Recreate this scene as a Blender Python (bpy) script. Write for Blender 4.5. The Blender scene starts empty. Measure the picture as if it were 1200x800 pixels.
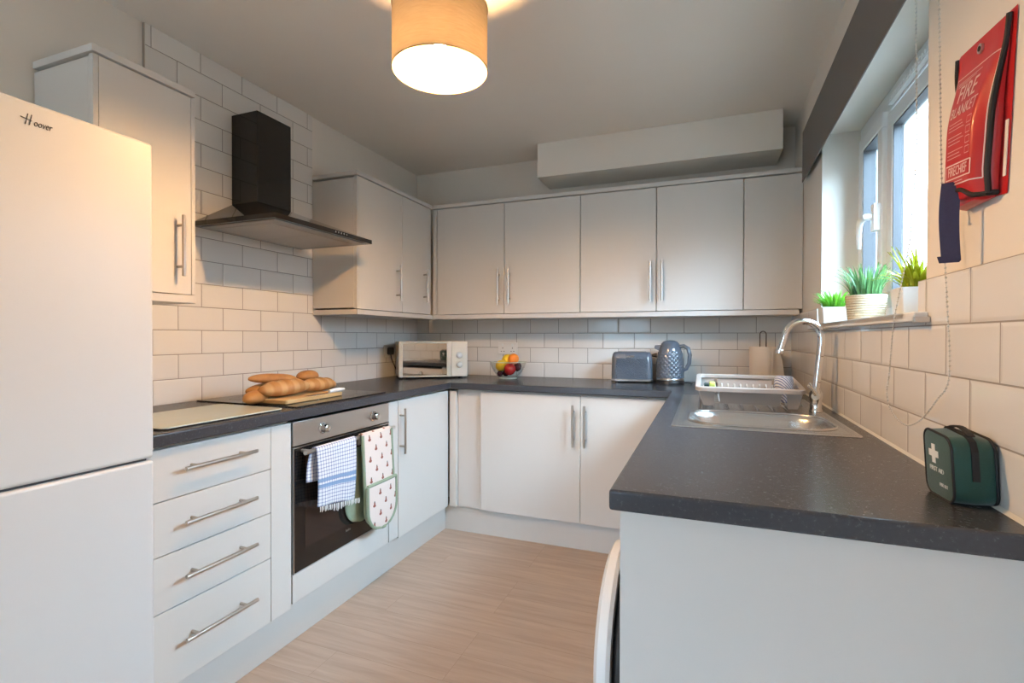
import bpy, bmesh, math, random
from mathutils import Vector, Matrix
random.seed(7)
S = bpy.context.scene
COL = S.collection
PI = math.pi

# ------------------------------------------------------------------ layout (metres)
XL, YB, XR0, ZC = -2.052, 3.317, .455, 2.426      # tile faces of left / back / right walls, ceiling
ZW, ZWB = .918, .880                              # worktop top / underside
XW, YWB, XPEN, YPEN = -1.449, 2.707, -.1635, .916  # worktop front edges
XD, YD = -1.47, 2.735                             # base door faces
XU, YU = -1.75, 3.02                              # wall cabinet door faces
YN = -1.75                                        # wall behind the camera
K = .009
def XR(y): return XR0 + K*(y-1.9)                 # the right wall runs slightly out of square

# ------------------------------------------------------------------ object helpers
ORG = {}
def root_of(o):
    while o.parent: o = o.parent
    return o
def tag(o, label=None, cat=None, group=None, kind=None):
    if label: o['label'] = label
    if cat: o['category'] = cat
    if group: o['group'] = group
    if kind: o['kind'] = kind
    return o
def thing(name, label, cat, loc, rz=0, group=None, kind=None):
    o = bpy.data.objects.new(name, None); COL.objects.link(o)
    o.empty_display_size = .05
    o.location = loc; o.rotation_euler = (0, 0, rz)
    ORG[o.name] = (Vector(loc), rz)
    return tag(o, label, cat, group, kind)
def obj(name, bm, m, parent=None, bevel=0, smooth=False, seg=2, local=False, label=None, solid=0, sub=0, keep=False):
    """link a bmesh as ONE object; coordinates are world ones unless local=True (then the thing's own)"""
    if parent is not None:
        loc, rz = ORG[root_of(parent).name]
        if not local:
            if rz: bmesh.ops.transform(bm, matrix=Matrix.Rotation(-rz, 4, 'Z') @ Matrix.Translation(-loc), verts=bm.verts)
            else: bmesh.ops.translate(bm, vec=-loc, verts=bm.verts)
        base = None
    else:
        if keep: base = Vector((0, 0, 0))
        else:
            xs = [v.co for v in bm.verts]
            lo = Vector([min(c[i] for c in xs) for i in range(3)]); hi = Vector([max(c[i] for c in xs) for i in range(3)])
            base = Vector(((lo.x+hi.x)/2, (lo.y+hi.y)/2, lo.z))
            bmesh.ops.translate(bm, vec=-base, verts=bm.verts)
    bmesh.ops.recalc_face_normals(bm, faces=bm.faces) if not getattr(bm, '_open', False) else None
    me = bpy.data.meshes.new(name); bm.to_mesh(me); bm.free()
    if isinstance(m, (list, tuple)):
        for q in m: me.materials.append(q)
    else: me.materials.append(m)
    if smooth:
        for p in me.polygons: p.use_smooth = True
    o = bpy.data.objects.new(name, me); COL.objects.link(o)
    if parent is not None: o.parent = parent
    else:
        o.location = base; ORG[o.name] = (base, 0)
    if bevel:
        md = o.modifiers.new('bevel', 'BEVEL'); md.width = bevel; md.segments = seg; md.limit_method = 'ANGLE'; md.angle_limit = math.radians(40)
        md.harden_normals = False
        for p in me.polygons: p.use_smooth = True
    if solid:
        md = o.modifiers.new('thick', 'SOLIDIFY'); md.thickness = solid; md.offset = 0
    if sub:
        md = o.modifiers.new('sub', 'SUBSURF'); md.levels = sub; md.render_levels = sub
    if bevel or smooth:
        if hasattr(me, 'set_sharp_from_angle'): me.set_sharp_from_angle(angle=math.radians(42))
    if label: o['label'] = label
    return o
def copy_tree(o, parent=None):
    c = o.copy(); COL.objects.link(c); c.parent = parent
    for ch in list(o.children): copy_tree(ch, c)
    return c

def NB(): return bmesh.new()
def box(bm, x0, x1, y0, y1, z0, z1):
    vs = [bm.verts.new((x, y, z)) for x in (x0, x1) for y in (y0, y1) for z in (z0, z1)]
    for f in ((0,1,3,2),(4,6,7,5),(0,4,5,1),(2,3,7,6),(0,2,6,4),(1,5,7,3)): bm.faces.new([vs[i] for i in f])
    return vs
def bx(x0, x1, y0, y1, z0, z1):
    b = NB(); box(b, x0, x1, y0, y1, z0, z1); return b
def boxes(*l):
    b = NB()
    for a in l: box(b, *a)
    return b
def loft(bm, rings, c0=True, c1=True, closed=True, mi=0):
    R = [[bm.verts.new(p) for p in r] for r in rings]
    n = len(R[0])
    for a, b in zip(R, R[1:]):
        for i in range(n if closed else n-1):
            j = (i+1) % n
            f = bm.faces.new((a[i], a[j], b[j], b[i])); f.material_index = mi
    if c0: bm.faces.new(list(reversed(R[0]))).material_index = mi
    if c1: bm.faces.new(R[-1]).material_index = mi
    return R
def frames(pts, closed=False):
    P = [Vector(p) for p in pts]; n = len(P); out = []
    prev = None
    for i in range(n):
        if closed: t = P[(i+1) % n]-P[i-1]
        else: t = P[min(i+1, n-1)]-P[max(i-1, 0)]
        t.normalize()
        if prev is None:
            a = Vector((0, 0, 1)) if abs(t.z) < .9 else Vector((1, 0, 0))
            u = t.cross(a).normalized()
        else:
            u = (prev - t*prev.dot(t)).normalized()
        prev = u; out.append((P[i], u, t.cross(u)))
    return out
def tube(bm, pts, r, n=10, closed=False, flat=1.0):
    F = frames(pts, closed); rings = []
    for i, (p, u, v) in enumerate(F):
        rr = r[i] if isinstance(r, (list, tuple)) else r
        rings.append([p + u*rr*math.cos(2*PI*k/n) + v*rr*flat*math.sin(2*PI*k/n) for k in range(n)])
    if closed: rings.append(rings[0])
    loft(bm, rings, not closed, not closed)
    if closed: bmesh.ops.remove_doubles(bm, verts=bm.verts, dist=1e-6)
def cyl(bm, a, b, r0, r1=None, n=24):
    r1 = r0 if r1 is None else r1
    a = Vector(a); b = Vector(b); t = (b-a).normalized()
    w = Vector((0, 0, 1)) if abs(t.z) < .9 else Vector((1, 0, 0))
    u = t.cross(w).normalized(); v = t.cross(u)
    loft(bm, [[p + (u*math.cos(2*PI*k/n)+v*math.sin(2*PI*k/n))*r for k in range(n)] for p, r in ((a, r0), (b, r1))])
def lathe(bm, prof, c=(0, 0, 0), n=32, sx=1, sy=1, axis='z', cap0=True, cap1=True):
    rings = []
    for r, z in prof:
        ring = []
        for k in range(n):
            a = 2*PI*k/n; p = (r*sx*math.cos(a), r*sy*math.sin(a), z)
            if axis == 'x': p = (p[2], p[0], p[1])
            if axis == 'y': p = (p[0], p[2], p[1])
            ring.append((c[0]+p[0], c[1]+p[1], c[2]+p[2]))
        rings.append(ring)
    loft(bm, rings, cap0, cap1)
def prism(bm, poly, z0, z1):
    loft(bm, [[(x, y, z0) for x, y in poly], [(x, y, z1) for x, y in poly]])
def prism_y(bm, poly, y0, y1):
    loft(bm, [[(x, y0, z) for x, z in poly], [(x, y1, z) for x, z in poly]])
def prism_x(bm, poly, x0, x1):
    loft(bm, [[(x0, y, z) for y, z in poly], [(x1, y, z) for y, z in poly]])
def rrect(x0, x1, y0, y1, r, n=6):
    out = []
    for cx, cy, a0 in ((x1-r, y1-r, 0), (x0+r, y1-r, 90), (x0+r, y0+r, 180), (x1-r, y0+r, 270)):
        for k in range(n+1):
            a = math.radians(a0+90*k/n); out.append((cx+r*math.cos(a), cy+r*math.sin(a)))
    return out
def sheet(bm, grid, uvs=None, mi=0):
    uvl = bm.loops.layers.uv.verify()
    V = [[bm.verts.new(p) for p in row] for row in grid]
    for i in range(len(V)-1):
        for j in range(len(V[0])-1):
            f = bm.faces.new((V[i][j], V[i][j+1], V[i+1][j+1], V[i+1][j])); f.material_index = mi
            if uvs:
                for lp, (a, b) in zip(f.loops, ((i, j), (i, j+1), (i+1, j+1), (i+1, j))): lp[uvl].uv = uvs[a][b]
    return V
def sphere(bm, c, r, sc=(1, 1, 1), u=20, v=12):
    m = Matrix.Translation(c) @ Matrix.Diagonal((r*sc[0], r*sc[1], r*sc[2], 1))
    bmesh.ops.create_uvsphere(bm, u_segments=u, v_segments=v, radius=1, matrix=m)
def shear_right(bm):
    for v in bm.verts: v.co.x += K*(v.co.y-1.9)
def text_bm(body, size, ext=.0004, align='CENTER', shear=0):
    cu = bpy.data.curves.new('lettering', 'FONT'); cu.body = body; cu.size = size; cu.extrude = ext
    cu.align_x = align; cu.align_y = 'CENTER'; cu.shear = shear; cu.resolution_u = 3
    o = bpy.data.objects.new('lettering', cu); COL.objects.link(o)
    dg = bpy.context.evaluated_depsgraph_get()
    me = bpy.data.meshes.new_from_object(o.evaluated_get(dg))
    b = NB(); b.from_mesh(me)
    bpy.data.objects.remove(o); bpy.data.curves.remove(cu); bpy.data.meshes.remove(me)
    return b
def bake(o):
    dg = bpy.context.evaluated_depsgraph_get()
    me = bpy.data.meshes.new_from_object(o.evaluated_get(dg))
    o.modifiers.clear(); o.data = me

# ------------------------------------------------------------------ materials
def mat(name, col, rough=.5, metal=0, spec=.5, bump=None, var=0, vscale=8, stretch=None, coat=0, emit=None, trans=0, sheen=0, aniso=0):
    m = bpy.data.materials.new(name); m.use_nodes = True
    nt = m.node_tree; N = nt.nodes; L = nt.links; b = N['Principled BSDF']
    c4 = (*col, 1)
    b.inputs['Base Color'].default_value = c4; b.inputs['Roughness'].default_value = rough
    b.inputs['Metallic'].default_value = metal; b.inputs['Specular IOR Level'].default_value = spec
    b.inputs['Coat Weight'].default_value = coat; b.inputs['Coat Roughness'].default_value = .05
    b.inputs['Transmission Weight'].default_value = trans; b.inputs['Sheen Weight'].default_value = sheen
    tc = N.new('ShaderNodeTexCoord'); mp = N.new('ShaderNodeMapping'); L.new(tc.outputs['Object'], mp.inputs['Vector'])
    if stretch: mp.inputs['Scale'].default_value = stretch
    no = N.new('ShaderNodeTexNoise'); no.inputs['Scale'].default_value = vscale; no.inputs['Detail'].default_value = 4
    L.new(mp.outputs['Vector'], no.inputs['Vector'])
    if var:
        mx = N.new('ShaderNodeMix'); mx.data_type = 'RGBA'
        mx.inputs['A'].default_value = tuple(x*(1-var) for x in col)+(1,); mx.inputs['B'].default_value = tuple(min(1, x*(1+var)) for x in col)+(1,)
        L.new(no.outputs['Fac'], mx.inputs['Factor']); L.new(mx.outputs['Result'], b.inputs['Base Color'])
    if bump:
        n2 = N.new('ShaderNodeTexNoise'); n2.inputs['Scale'].default_value = bump[0]; n2.inputs['Detail'].default_value = 3
        L.new(mp.outputs['Vector'], n2.inputs['Vector'])
        bp = N.new('ShaderNodeBump'); bp.inputs['Strength'].default_value = bump[1]; bp.inputs['Distance'].default_value = .002
        L.new(n2.outputs['Fac'], bp.inputs['Height']); L.new(bp.outputs['Normal'], b.inputs['Normal'])
    if emit:
        b.inputs['Emission Color'].default_value = (*emit[0], 1); b.inputs['Emission Strength'].default_value = emit[1]
    return m
def nodes(m): return m.node_tree.nodes, m.node_tree.links, m.node_tree.nodes['Principled BSDF']
def M(N, L, op, a, b=None, c=None):
    n = N.new('ShaderNodeMath'); n.operation = op
    for i, x in enumerate((a, b, c)):
        if x is None: continue
        if isinstance(x, (int, float)): n.inputs[i].default_value = x
        else: L.new(x, n.inputs[i])
    return n.outputs[0]
def mixc(N, L, f, a, b):
    n = N.new('ShaderNodeMix'); n.data_type = 'RGBA'
    for k, x in (('Factor', f), ('A', a), ('B', b)):
        s = [i for i in n.inputs if i.name == k and (i.type == ('VALUE' if k == 'Factor' else 'RGBA'))][0]
        if isinstance(x, (int, float)): s.default_value = x
        elif isinstance(x, (tuple, list)): s.default_value = (*x, 1)
        else: L.new(x, s)
    return [o for o in n.outputs if o.type == 'RGBA'][0]

def tile_mat(name, axis, joint, width):
    m = mat(name, (.7, .66, .6), .12); N, L, b = nodes(m)
    tc = N.new('ShaderNodeTexCoord'); sp = N.new('ShaderNodeSeparateXYZ'); L.new(tc.outputs['Object'], sp.inputs[0])
    u = M(N, L, 'ADD', sp.outputs[axis], -joint+width/2+40*width)
    v = M(N, L, 'ADD', sp.outputs['Z'], -ZW+.1015*40)
    cb = N.new('ShaderNodeCombineXYZ'); L.new(u, cb.inputs[0]); L.new(v, cb.inputs[1])
    def brick(mort, sm):
        t = N.new('ShaderNodeTexBrick'); t.inputs['Scale'].default_value = 1; t.inputs['Mortar Size'].default_value = mort
        t.inputs['Mortar Smooth'].default_value = sm; t.inputs['Brick Width'].default_value = width; t.inputs['Row Height'].default_value = .1015
        t.inputs['Bias'].default_value = 0; t.offset = .5; t.offset_frequency = 2; t.squash = 1
        L.new(cb.outputs[0], t.inputs['Vector']); return t
    t = brick(.0017, .1)
    t.inputs['Color1'].default_value = (.80, .775, .735, 1); t.inputs['Color2'].default_value = (.76, .735, .70, 1); t.inputs['Mortar'].default_value = (.30, .27, .24, 1)
    L.new(t.outputs['Color'], b.inputs['Base Color'])
    t2 = brick(.009, 1.0)
    no = N.new('ShaderNodeTexNoise'); no.inputs['Scale'].default_value = 9; L.new(tc.outputs['Object'], no.inputs['Vector'])
    h = M(N, L, 'MULTIPLY_ADD', t2.outputs['Fac'], -1.0, M(N, L, 'MULTIPLY', no.outputs['Fac'], .35))
    bp = N.new('ShaderNodeBump'); bp.inputs['Strength'].default_value = .35; bp.inputs['Distance'].default_value = .003
    L.new(h, bp.inputs['Height']); L.new(bp.outputs['Normal'], b.inputs['Normal'])
    L.new(M(N, L, 'MULTIPLY_ADD', t.outputs['Fac'], .6, .13), b.inputs['Roughness'])
    return m

MT = {}
MT['plaster'] = mat('wall paint', (.81, .765, .70), .75, bump=(60, .06), var=.015)
MT['ceiling'] = mat('ceiling paint', (.86, .80, .725), .85, bump=(50, .06), var=.015)
MT['tile_left'] = tile_mat('metro tiles left', 'Y', 1.557, .2088)
MT['tile_back'] = tile_mat('metro tiles back', 'X', -1.243, .2035)
MT['tile_right'] = tile_mat('metro tiles right', 'Y', 1.453, .2035)
MT['door'] = mat('pale grey cabinet fronts', (.69, .67, .64), .38, spec=.4, bump=(220, .03), var=.01)
MT['carcass'] = mat('pale grey cabinet board', (.68, .66, .635), .45, spec=.35, var=.01)
MT['white'] = mat('white enamel', (.82, .83, .83), .22, spec=.5, bump=(260, .03), var=.005)
MT['fridge'] = mat('white fridge door', (.70, .705, .705), .3, spec=.3, bump=(330, .06), var=.005)
MT['steel'] = mat('brushed steel', (.62, .60, .58), .3, 1, bump=(220, .04), stretch=(1, .04, 1), var=.05)
MT['sinksteel'] = mat('satin steel', (.66, .655, .645), .26, 1, bump=(300, .03), var=.04)
MT['nickel'] = mat('satin nickel', (.60, .54, .48), .28, 1, bump=(300, .02), var=.04)
MT['chrome'] = mat('chrome', (.82, .82, .83), .06, 1, var=.01)
MT['black'] = mat('black gloss', (.012, .011, .011), .07, spec=.6, var=.1)
MT['ovenwindow'] = mat('oven window glass', (.030, .020, .018), .05, spec=.7, var=.1)
MT['blackglass'] = mat('black hood glass', (.008, .007, .006), .05, spec=.45, var=.1)
MT['blackplastic'] = mat('black plastic', (.02, .02, .022), .4, var=.1)
MT['darkgap'] = mat('dark shadow gap board', (.12, .11, .10), .7, var=.1)
MT['plinth'] = mat('plinth board', (.64, .625, .60), .42, var=.02)
MT['cord'] = mat('white cord', (.62, .61, .58), .5, var=.05)
MT['grey_enamel'] = mat('slate grey enamel', (.125, .15, .19), .15, spec=.6, coat=.5, var=.06)
MT['blind'] = mat('charcoal blind fabric', (.15, .143, .138), .85, bump=(900, .2), var=.12, vscale=300)
MT['upvc'] = mat('white window plastic', (.88, .90, .91), .3, var=.01)
MT['mirror'] = mat('mirror glass', (.50, .46, .42), .03, 1, var=.01)
MT['cream'] = mat('cream enamel', (.72, .70, .63), .3, var=.01)
MT['red'] = mat('red vinyl', (.50, .018, .02), .3, spec=.5, bump=(40, .15), var=.12, vscale=14)
MT['print'] = mat('pale print', (.80, .62, .58), .5, var=.05)
MT['navy'] = mat('navy webbing', (.035, .035, .09), .8, bump=(700, .3), var=.2, vscale=200)
MT['blackbind'] = mat('black binding', (.012, .011, .013), .7, bump=(700, .2), var=.2)
MT['green'] = mat('green nylon', (.005, .055, .042), .55, bump=(600, .25), var=.25, vscale=30, sheen=.3)
MT['whiteprint'] = mat('white print', (.82, .82, .78), .5, var=.03)
MT['rackplastic'] = mat('stone grey plastic', (.47, .43, .40), .4, var=.02)
MT['paper'] = mat('kitchen paper', (.80, .72, .63), .9, bump=(120, .3), var=.03)
MT['darkwire'] = mat('dark wire', (.10, .08, .07), .35, .8, var=.1)
MT['soil'] = mat('dark soil', (.05, .045, .03), .9, bump=(200, .6), var=.4, vscale=60)
MT['pot'] = mat('white ceramic', (.80, .82, .82), .35, var=.02)
MT['leaf_lime'] = mat('lime leaves', (.16, .42, .035), .45, var=.5, vscale=40)
MT['leaf_blue'] = mat('blue green blades', (.12, .26, .09), .45, var=.55, vscale=30)
MT['leaf_yellow'] = mat('yellow green leaves', (.46, .50, .03), .45, var=.6, vscale=30)
MT['boardwood'] = mat('pale board wood', (.62, .42, .20), .5, var=.2, vscale=16, stretch=(8, 1, 8), bump=(60, .1))
MT['steelblade'] = mat('polished blade', (.8, .8, .8), .15, 1, var=.02)
MT['lemon'] = mat('lemon skin', (.86, .56, .03), .4, bump=(300, .4), var=.12)
MT['orange'] = mat('orange skin', (.86, .24, .02), .4, bump=(320, .4), var=.12)
MT['apple'] = mat('red apple skin', (.55, .02, .02), .2, var=.4, vscale=40, spec=.6)
MT['plum'] = mat('dark plum skin', (.05, .008, .014), .2, var=.4, vscale=40, spec=.6)
MT['lime'] = mat('green apple skin', (.07, .13, .02), .3, var=.3, vscale=40)
MT['stem'] = mat('stem brown', (.10, .06, .03), .8, var=.2)
MT['yellowsponge'] = mat('yellow green sponge', (.60, .72, .18), .9, bump=(300, .6), var=.1)
MT['darksponge'] = mat('dark scourer', (.02, .05, .05), .95, bump=(400, .8), var=.3)
MT['rubber'] = mat('grey rubber', (.06, .06, .065), .6, var=.1)
MT['socket'] = mat('socket plastic', (.80, .78, .75), .3, var=.01)
MT['filter'] = mat('hood filter mesh', (.55, .50, .45), .38, .85, bump=(500, .5), var=.06, vscale=200)
MT['hoodsteel'] = mat('hood underside', (.42, .39, .36), .4, .7, var=.04)

def glass_mat(name, tint, refl=1.0):
    m = bpy.data.materials.new(name); m.use_nodes = True; N = m.node_tree.nodes; L = m.node_tree.links
    N.remove(N['Principled BSDF']); out = N['Material Output']
    tr = N.new('ShaderNodeBsdfTransparent'); tr.inputs[0].default_value = (*tint, 1)
    gl = N.new('ShaderNodeBsdfGlossy'); gl.inputs['Roughness'].default_value = .02
    lw = N.new('ShaderNodeLayerWeight'); lw.inputs[0].default_value = .5
    mx = N.new('ShaderNodeMixShader'); L.new(M(N, L, 'MULTIPLY_ADD', M(N, L, 'POWER', lw.outputs['Facing'], 5), .9*refl, .035*refl), mx.inputs[0])
    L.new(tr.outputs[0], mx.inputs[1]); L.new(gl.outputs[0], mx.inputs[2]); L.new(mx.outputs[0], out.inputs[0])
    return m
MT['glass'] = glass_mat('clear glass', (.96, .98, .98))
MT['bowlglass'] = glass_mat('bowl glass', (.95, .96, .955))
MT['saver'] = mat('pale worktop saver glass', (.66, .72, .62), .06, spec=.6, coat=.4, var=.02)

# worktop laminate
m = mat('slate worktop laminate', (.05, .05, .055), .3, spec=.45); N, L, b = nodes(m)
tc = N.new('ShaderNodeTexCoord')
n1 = N.new('ShaderNodeTexNoise'); n1.inputs['Scale'].default_value = 140; n1.inputs['Detail'].default_value = 6; n1.inputs['Roughness'].default_value = .7; L.new(tc.outputs['Object'], n1.inputs['Vector'])
n2 = N.new('ShaderNodeTexNoise'); n2.inputs['Scale'].default_value = 7; n2.inputs['Detail'].default_value = 5; L.new(tc.outputs['Object'], n2.inputs['Vector'])
c1 = mixc(N, L, n1.outputs['Fac'], (.027, .029, .036), (.064, .067, .080))
c2 = mixc(N, L, M(N, L, 'MULTIPLY', n2.outputs['Fac'], .5), c1, (.052, .055, .066)); L.new(c2, b.inputs['Base Color'])
bp = N.new('ShaderNodeBump'); bp.inputs['Strength'].default_value = .05; bp.inputs['Distance'].default_value = .001
L.new(n1.outputs['Fac'], bp.inputs['Height']); L.new(bp.outputs['Normal'], b.inputs['Normal'])
L.new(M(N, L, 'MULTIPLY_ADD', n1.outputs['Fac'], .12, .20), b.inputs['Roughness'])
MT['worktop'] = m

# floor: pale wood planks along x
m = mat('pale wood plank floor', (.5, .4, .32), .42, spec=.35); N, L, b = nodes(m)
tc = N.new('ShaderNodeTexCoord'); sp = N.new('ShaderNodeSeparateXYZ'); L.new(tc.outputs['Object'], sp.inputs[0])
cb = N.new('ShaderNodeCombineXYZ'); L.new(M(N, L, 'ADD', sp.outputs['X'], 20.37), cb.inputs[0]); L.new(M(N, L, 'ADD', sp.outputs['Y'], 20.05), cb.inputs[1])
t = N.new('ShaderNodeTexBrick'); t.inputs['Scale'].default_value = 1; t.inputs['Brick Width'].default_value = 1.22; t.inputs['Row Height'].default_value = .152
t.inputs['Mortar Size'].default_value = .0007; t.inputs['Mortar Smooth'].default_value = .2; t.offset = .37; t.offset_frequency = 3
t.inputs['Color1'].default_value = (0, 0, 0, 1); t.inputs['Color2'].default_value = (1, 1, 1, 1); t.inputs['Mortar'].default_value = (.5, .5, .5, 1)
L.new(cb.outputs[0], t.inputs['Vector'])
mp = N.new('ShaderNodeMapping'); mp.inputs['Scale'].default_value = (1.2, 14, 1); L.new(tc.outputs['Object'], mp.inputs['Vector'])
off = N.new('ShaderNodeVectorMath'); off.operation = 'ADD'; L.new(mp.outputs[0], off.inputs[0])
sc = N.new('ShaderNodeVectorMath'); sc.operation = 'SCALE'; sc.inputs['Scale'].default_value = 37; L.new(t.outputs['Color'], sc.inputs[0]); L.new(sc.outputs[0], off.inputs[1])
g = N.new('ShaderNodeTexNoise'); g.inputs['Scale'].default_value = 2.2; g.inputs['Detail'].default_value = 8; g.inputs['Roughness'].default_value = .62; g.inputs['Distortion'].default_value = .5
L.new(off.outputs[0], g.inputs['Vector'])
rp = N.new('ShaderNodeValToRGB'); L.new(g.outputs['Fac'], rp.inputs[0])
rp.color_ramp.elements[0].position = .28; rp.color_ramp.elements[0].color = (.42, .325, .258, 1)
rp.color_ramp.elements[1].position = .72; rp.color_ramp.elements[1].color = (.58, .475, .392, 1)
sv = N.new('ShaderNodeSeparateColor'); L.new(t.outputs['Color'], sv.inputs[0])
c1 = mixc(N, L, M(N, L, 'MULTIPLY', sv.outputs[0], .22), rp.outputs[0], (.42, .325, .258))
c2 = mixc(N, L, M(N, L, 'MULTIPLY', t.outputs['Fac'], .55), c1, (.20, .14, .10)); L.new(c2, b.inputs['Base Color'])
bp = N.new('ShaderNodeBump'); bp.inputs['Strength'].default_value = .1; bp.inputs['Distance'].default_value = .001
L.new(M(N, L, 'SUBTRACT', g.outputs['Fac'], t.outputs['Fac']), bp.inputs['Height']); L.new(bp.outputs['Normal'], b.inputs['Normal'])
MT['floor'] = m

# lampshade: translucent woven cloth
m = bpy.data.materials.new('linen lampshade cloth'); m.use_nodes = True; N = m.node_tree.nodes; L = m.node_tree.links
N.remove(N['Principled BSDF'])
tc = N.new('ShaderNodeTexCoord'); mp = N.new('ShaderNodeMapping'); mp.inputs['Scale'].default_value = (30, 30, 260); L.new(tc.outputs['Object'], mp.inputs[0])
no = N.new('ShaderNodeTexNoise'); no.inputs['Scale'].default_value = 1; no.inputs['Detail'].default_value = 3; L.new(mp.outputs[0], no.inputs['Vector'])
cc = mixc(N, L, no.outputs['Fac'], (.30, .22, .13), (.42, .32, .20))
df = N.new('ShaderNodeBsdfDiffuse'); tl = N.new('ShaderNodeBsdfTranslucent'); L.new(cc, df.inputs[0]); L.new(cc, tl.inputs[0])
mx = N.new('ShaderNodeMixShader'); mx.inputs[0].default_value = .03; L.new(df.outputs[0], mx.inputs[1]); L.new(tl.outputs[0], mx.inputs[2])
L.new(mx.outputs[0], N['Material Output'].inputs[0]); MT['shade'] = m
MT['shadelining'] = mat('white lining', (.85, .83, .78), .6, var=.02)
MT['bulb'] = mat('lit bulb', (1, .9, .75), .4, emit=((1, .56, .23), 1450))

def leafy(m, k=.4):
    nt = m.node_tree; N = nt.nodes; L = nt.links; b = N['Principled BSDF']; o = N['Material Output']
    tl = N.new('ShaderNodeBsdfTranslucent'); mx = N.new('ShaderNodeMixShader'); mx.inputs[0].default_value = k
    L.new(b.inputs['Base Color'].links[0].from_socket, tl.inputs[0]); L.new(b.outputs[0], mx.inputs[1]); L.new(tl.outputs[0], mx.inputs[2]); L.new(mx.outputs[0], o.inputs[0])
for q in ('leaf_lime', 'leaf_blue', 'leaf_yellow'): leafy(MT[q])
# tea towel check
def uvnode(N, L):
    uv = N.new('ShaderNodeUVMap'); sp = N.new('ShaderNodeSeparateXYZ'); L.new(uv.outputs[0], sp.inputs[0]); return sp
m = mat('checked cotton', (.8, .82, .86), .9, bump=(500, .3)); N, L, b = nodes(m); sp = uvnode(N, L)
def line(axis, per, w, off=0):
    f = M(N, L, 'FRACT', M(N, L, 'ADD', M(N, L, 'DIVIDE', sp.outputs[axis], per), off)); return M(N, L, 'LESS_THAN', f, w)
gx = line('X', .0145, .26); gy = line('Y', .0145, .26)
g = M(N, L, 'MULTIPLY', M(N, L, 'ADD', gx, gy), .5)
def band(a, c): return M(N, L, 'MULTIPLY', M(N, L, 'GREATER_THAN', sp.outputs['Y'], a), M(N, L, 'LESS_THAN', sp.outputs['Y'], c))
st = M(N, L, 'MAXIMUM', band(.078, .094), band(.104, .117))
c1 = mixc(N, L, g, (.82, .83, .87), (.12, .18, .42)); c2 = mixc(N, L, M(N, L, 'MULTIPLY', st, .85), c1, (.16, .30, .55)); L.new(c2, b.inputs['Base Color'])
MT['check'] = m
# oven glove print
m = mat('printed glove cotton', (.78, .68, .63), .9, bump=(300, .4)); N, L, b = nodes(m); sp = uvnode(N, L)
row = M(N, L, 'FLOOR', M(N, L, 'DIVIDE', sp.outputs['Y'], .047))
odd = M(N, L, 'MULTIPLY', M(N, L, 'FRACT', M(N, L, 'MULTIPLY', row, .5)), 1.0)
fx = M(N, L, 'SUBTRACT', M(N, L, 'FRACT', M(N, L, 'ADD', M(N, L, 'DIVIDE', sp.outputs['X'], .082), odd)), .5)
fy = M(N, L, 'SUBTRACT', M(N, L, 'FRACT', M(N, L, 'DIVIDE', sp.outputs['Y'], .047)), .5)
px = M(N, L, 'MULTIPLY', fx, .082); py = M(N, L, 'MULTIPLY', fy, .047)
def blob(cx, cy, rx, ry):
    a = M(N, L, 'POWER', M(N, L, 'DIVIDE', M(N, L, 'SUBTRACT', px, cx), rx), 2); c = M(N, L, 'POWER', M(N, L, 'DIVIDE', M(N, L, 'SUBTRACT', py, cy), ry), 2)
    return M(N, L, 'LESS_THAN', M(N, L, 'ADD', a, c), 1)
body = M(N, L, 'MAXIMUM', blob(0, -.004, .0095, .0065), blob(.001, .006, .0052, .0075))
c1 = mixc(N, L, body, (.80, .70, .65), (.30, .10, .07)); c2 = mixc(N, L, blob(.001, .0135, .0036, .0036), c1, (.10, .10, .07)); L.new(c2, b.inputs['Base Color'])
MT['gloveprint'] = m
MT['glovegreen'] = mat('sage green binding', (.29, .36, .26), .9, bump=(500, .3), var=.1, vscale=60)
# dish cloth weave
m = mat('blue white dishcloth', (.6, .62, .7), .9, bump=(500, .4)); N, L, b = nodes(m)
tc = N.new('ShaderNodeTexCoord'); w = N.new('ShaderNodeTexWave'); w.inputs['Scale'].default_value = 55; w.inputs['Distortion'].default_value = 1.5; w.bands_direction = 'DIAGONAL'; L.new(tc.outputs['Object'], w.inputs['Vector'])
L.new(mixc(N, L, w.outputs['Fac'], (.78, .78, .80), (.14, .17, .32)), b.inputs['Base Color']); MT['dishcloth'] = m
# bread crust, scored bands across the loaf (UV y runs along the loaf)
def bread_mat(name, c_hi, c_lo, c_score, per, amt):
    m = mat(name, c_hi, .55, bump=(90, .25)); N, L, b = nodes(m); sp = uvnode(N, L)
    no = [n for n in N if n.type == 'TEX_NOISE'][0]; no.inputs['Scale'].default_value = 22
    base = mixc(N, L, no.outputs['Fac'], c_lo, c_hi)
    ph = M(N, L, 'ADD', M(N, L, 'DIVIDE', sp.outputs['Y'], per), M(N, L, 'MULTIPLY', sp.outputs['X'], 1.2))
    tri = M(N, L, 'ABSOLUTE', M(N, L, 'SUBTRACT', M(N, L, 'FRACT', ph), .5))
    mr = N.new('ShaderNodeMapRange'); mr.inputs['From Min'].default_value = .16; mr.inputs['From Max'].default_value = .30; L.new(tri, mr.inputs['Value'])
    mr.inputs['To Min'].default_value = amt; mr.inputs['To Max'].default_value = 0
    L.new(mixc(N, L, mr.outputs[0], base, c_score), b.inputs['Base Color']); return m
MT['crust'] = bread_mat('golden crust', (.56, .30, .10), (.27, .10, .025), (.70, .50, .27), .06, .38)
MT['crustplain'] = bread_mat('plain crust', (.54, .27, .085), (.25, .09, .022), (.60, .3, .1), .2, .2)
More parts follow.
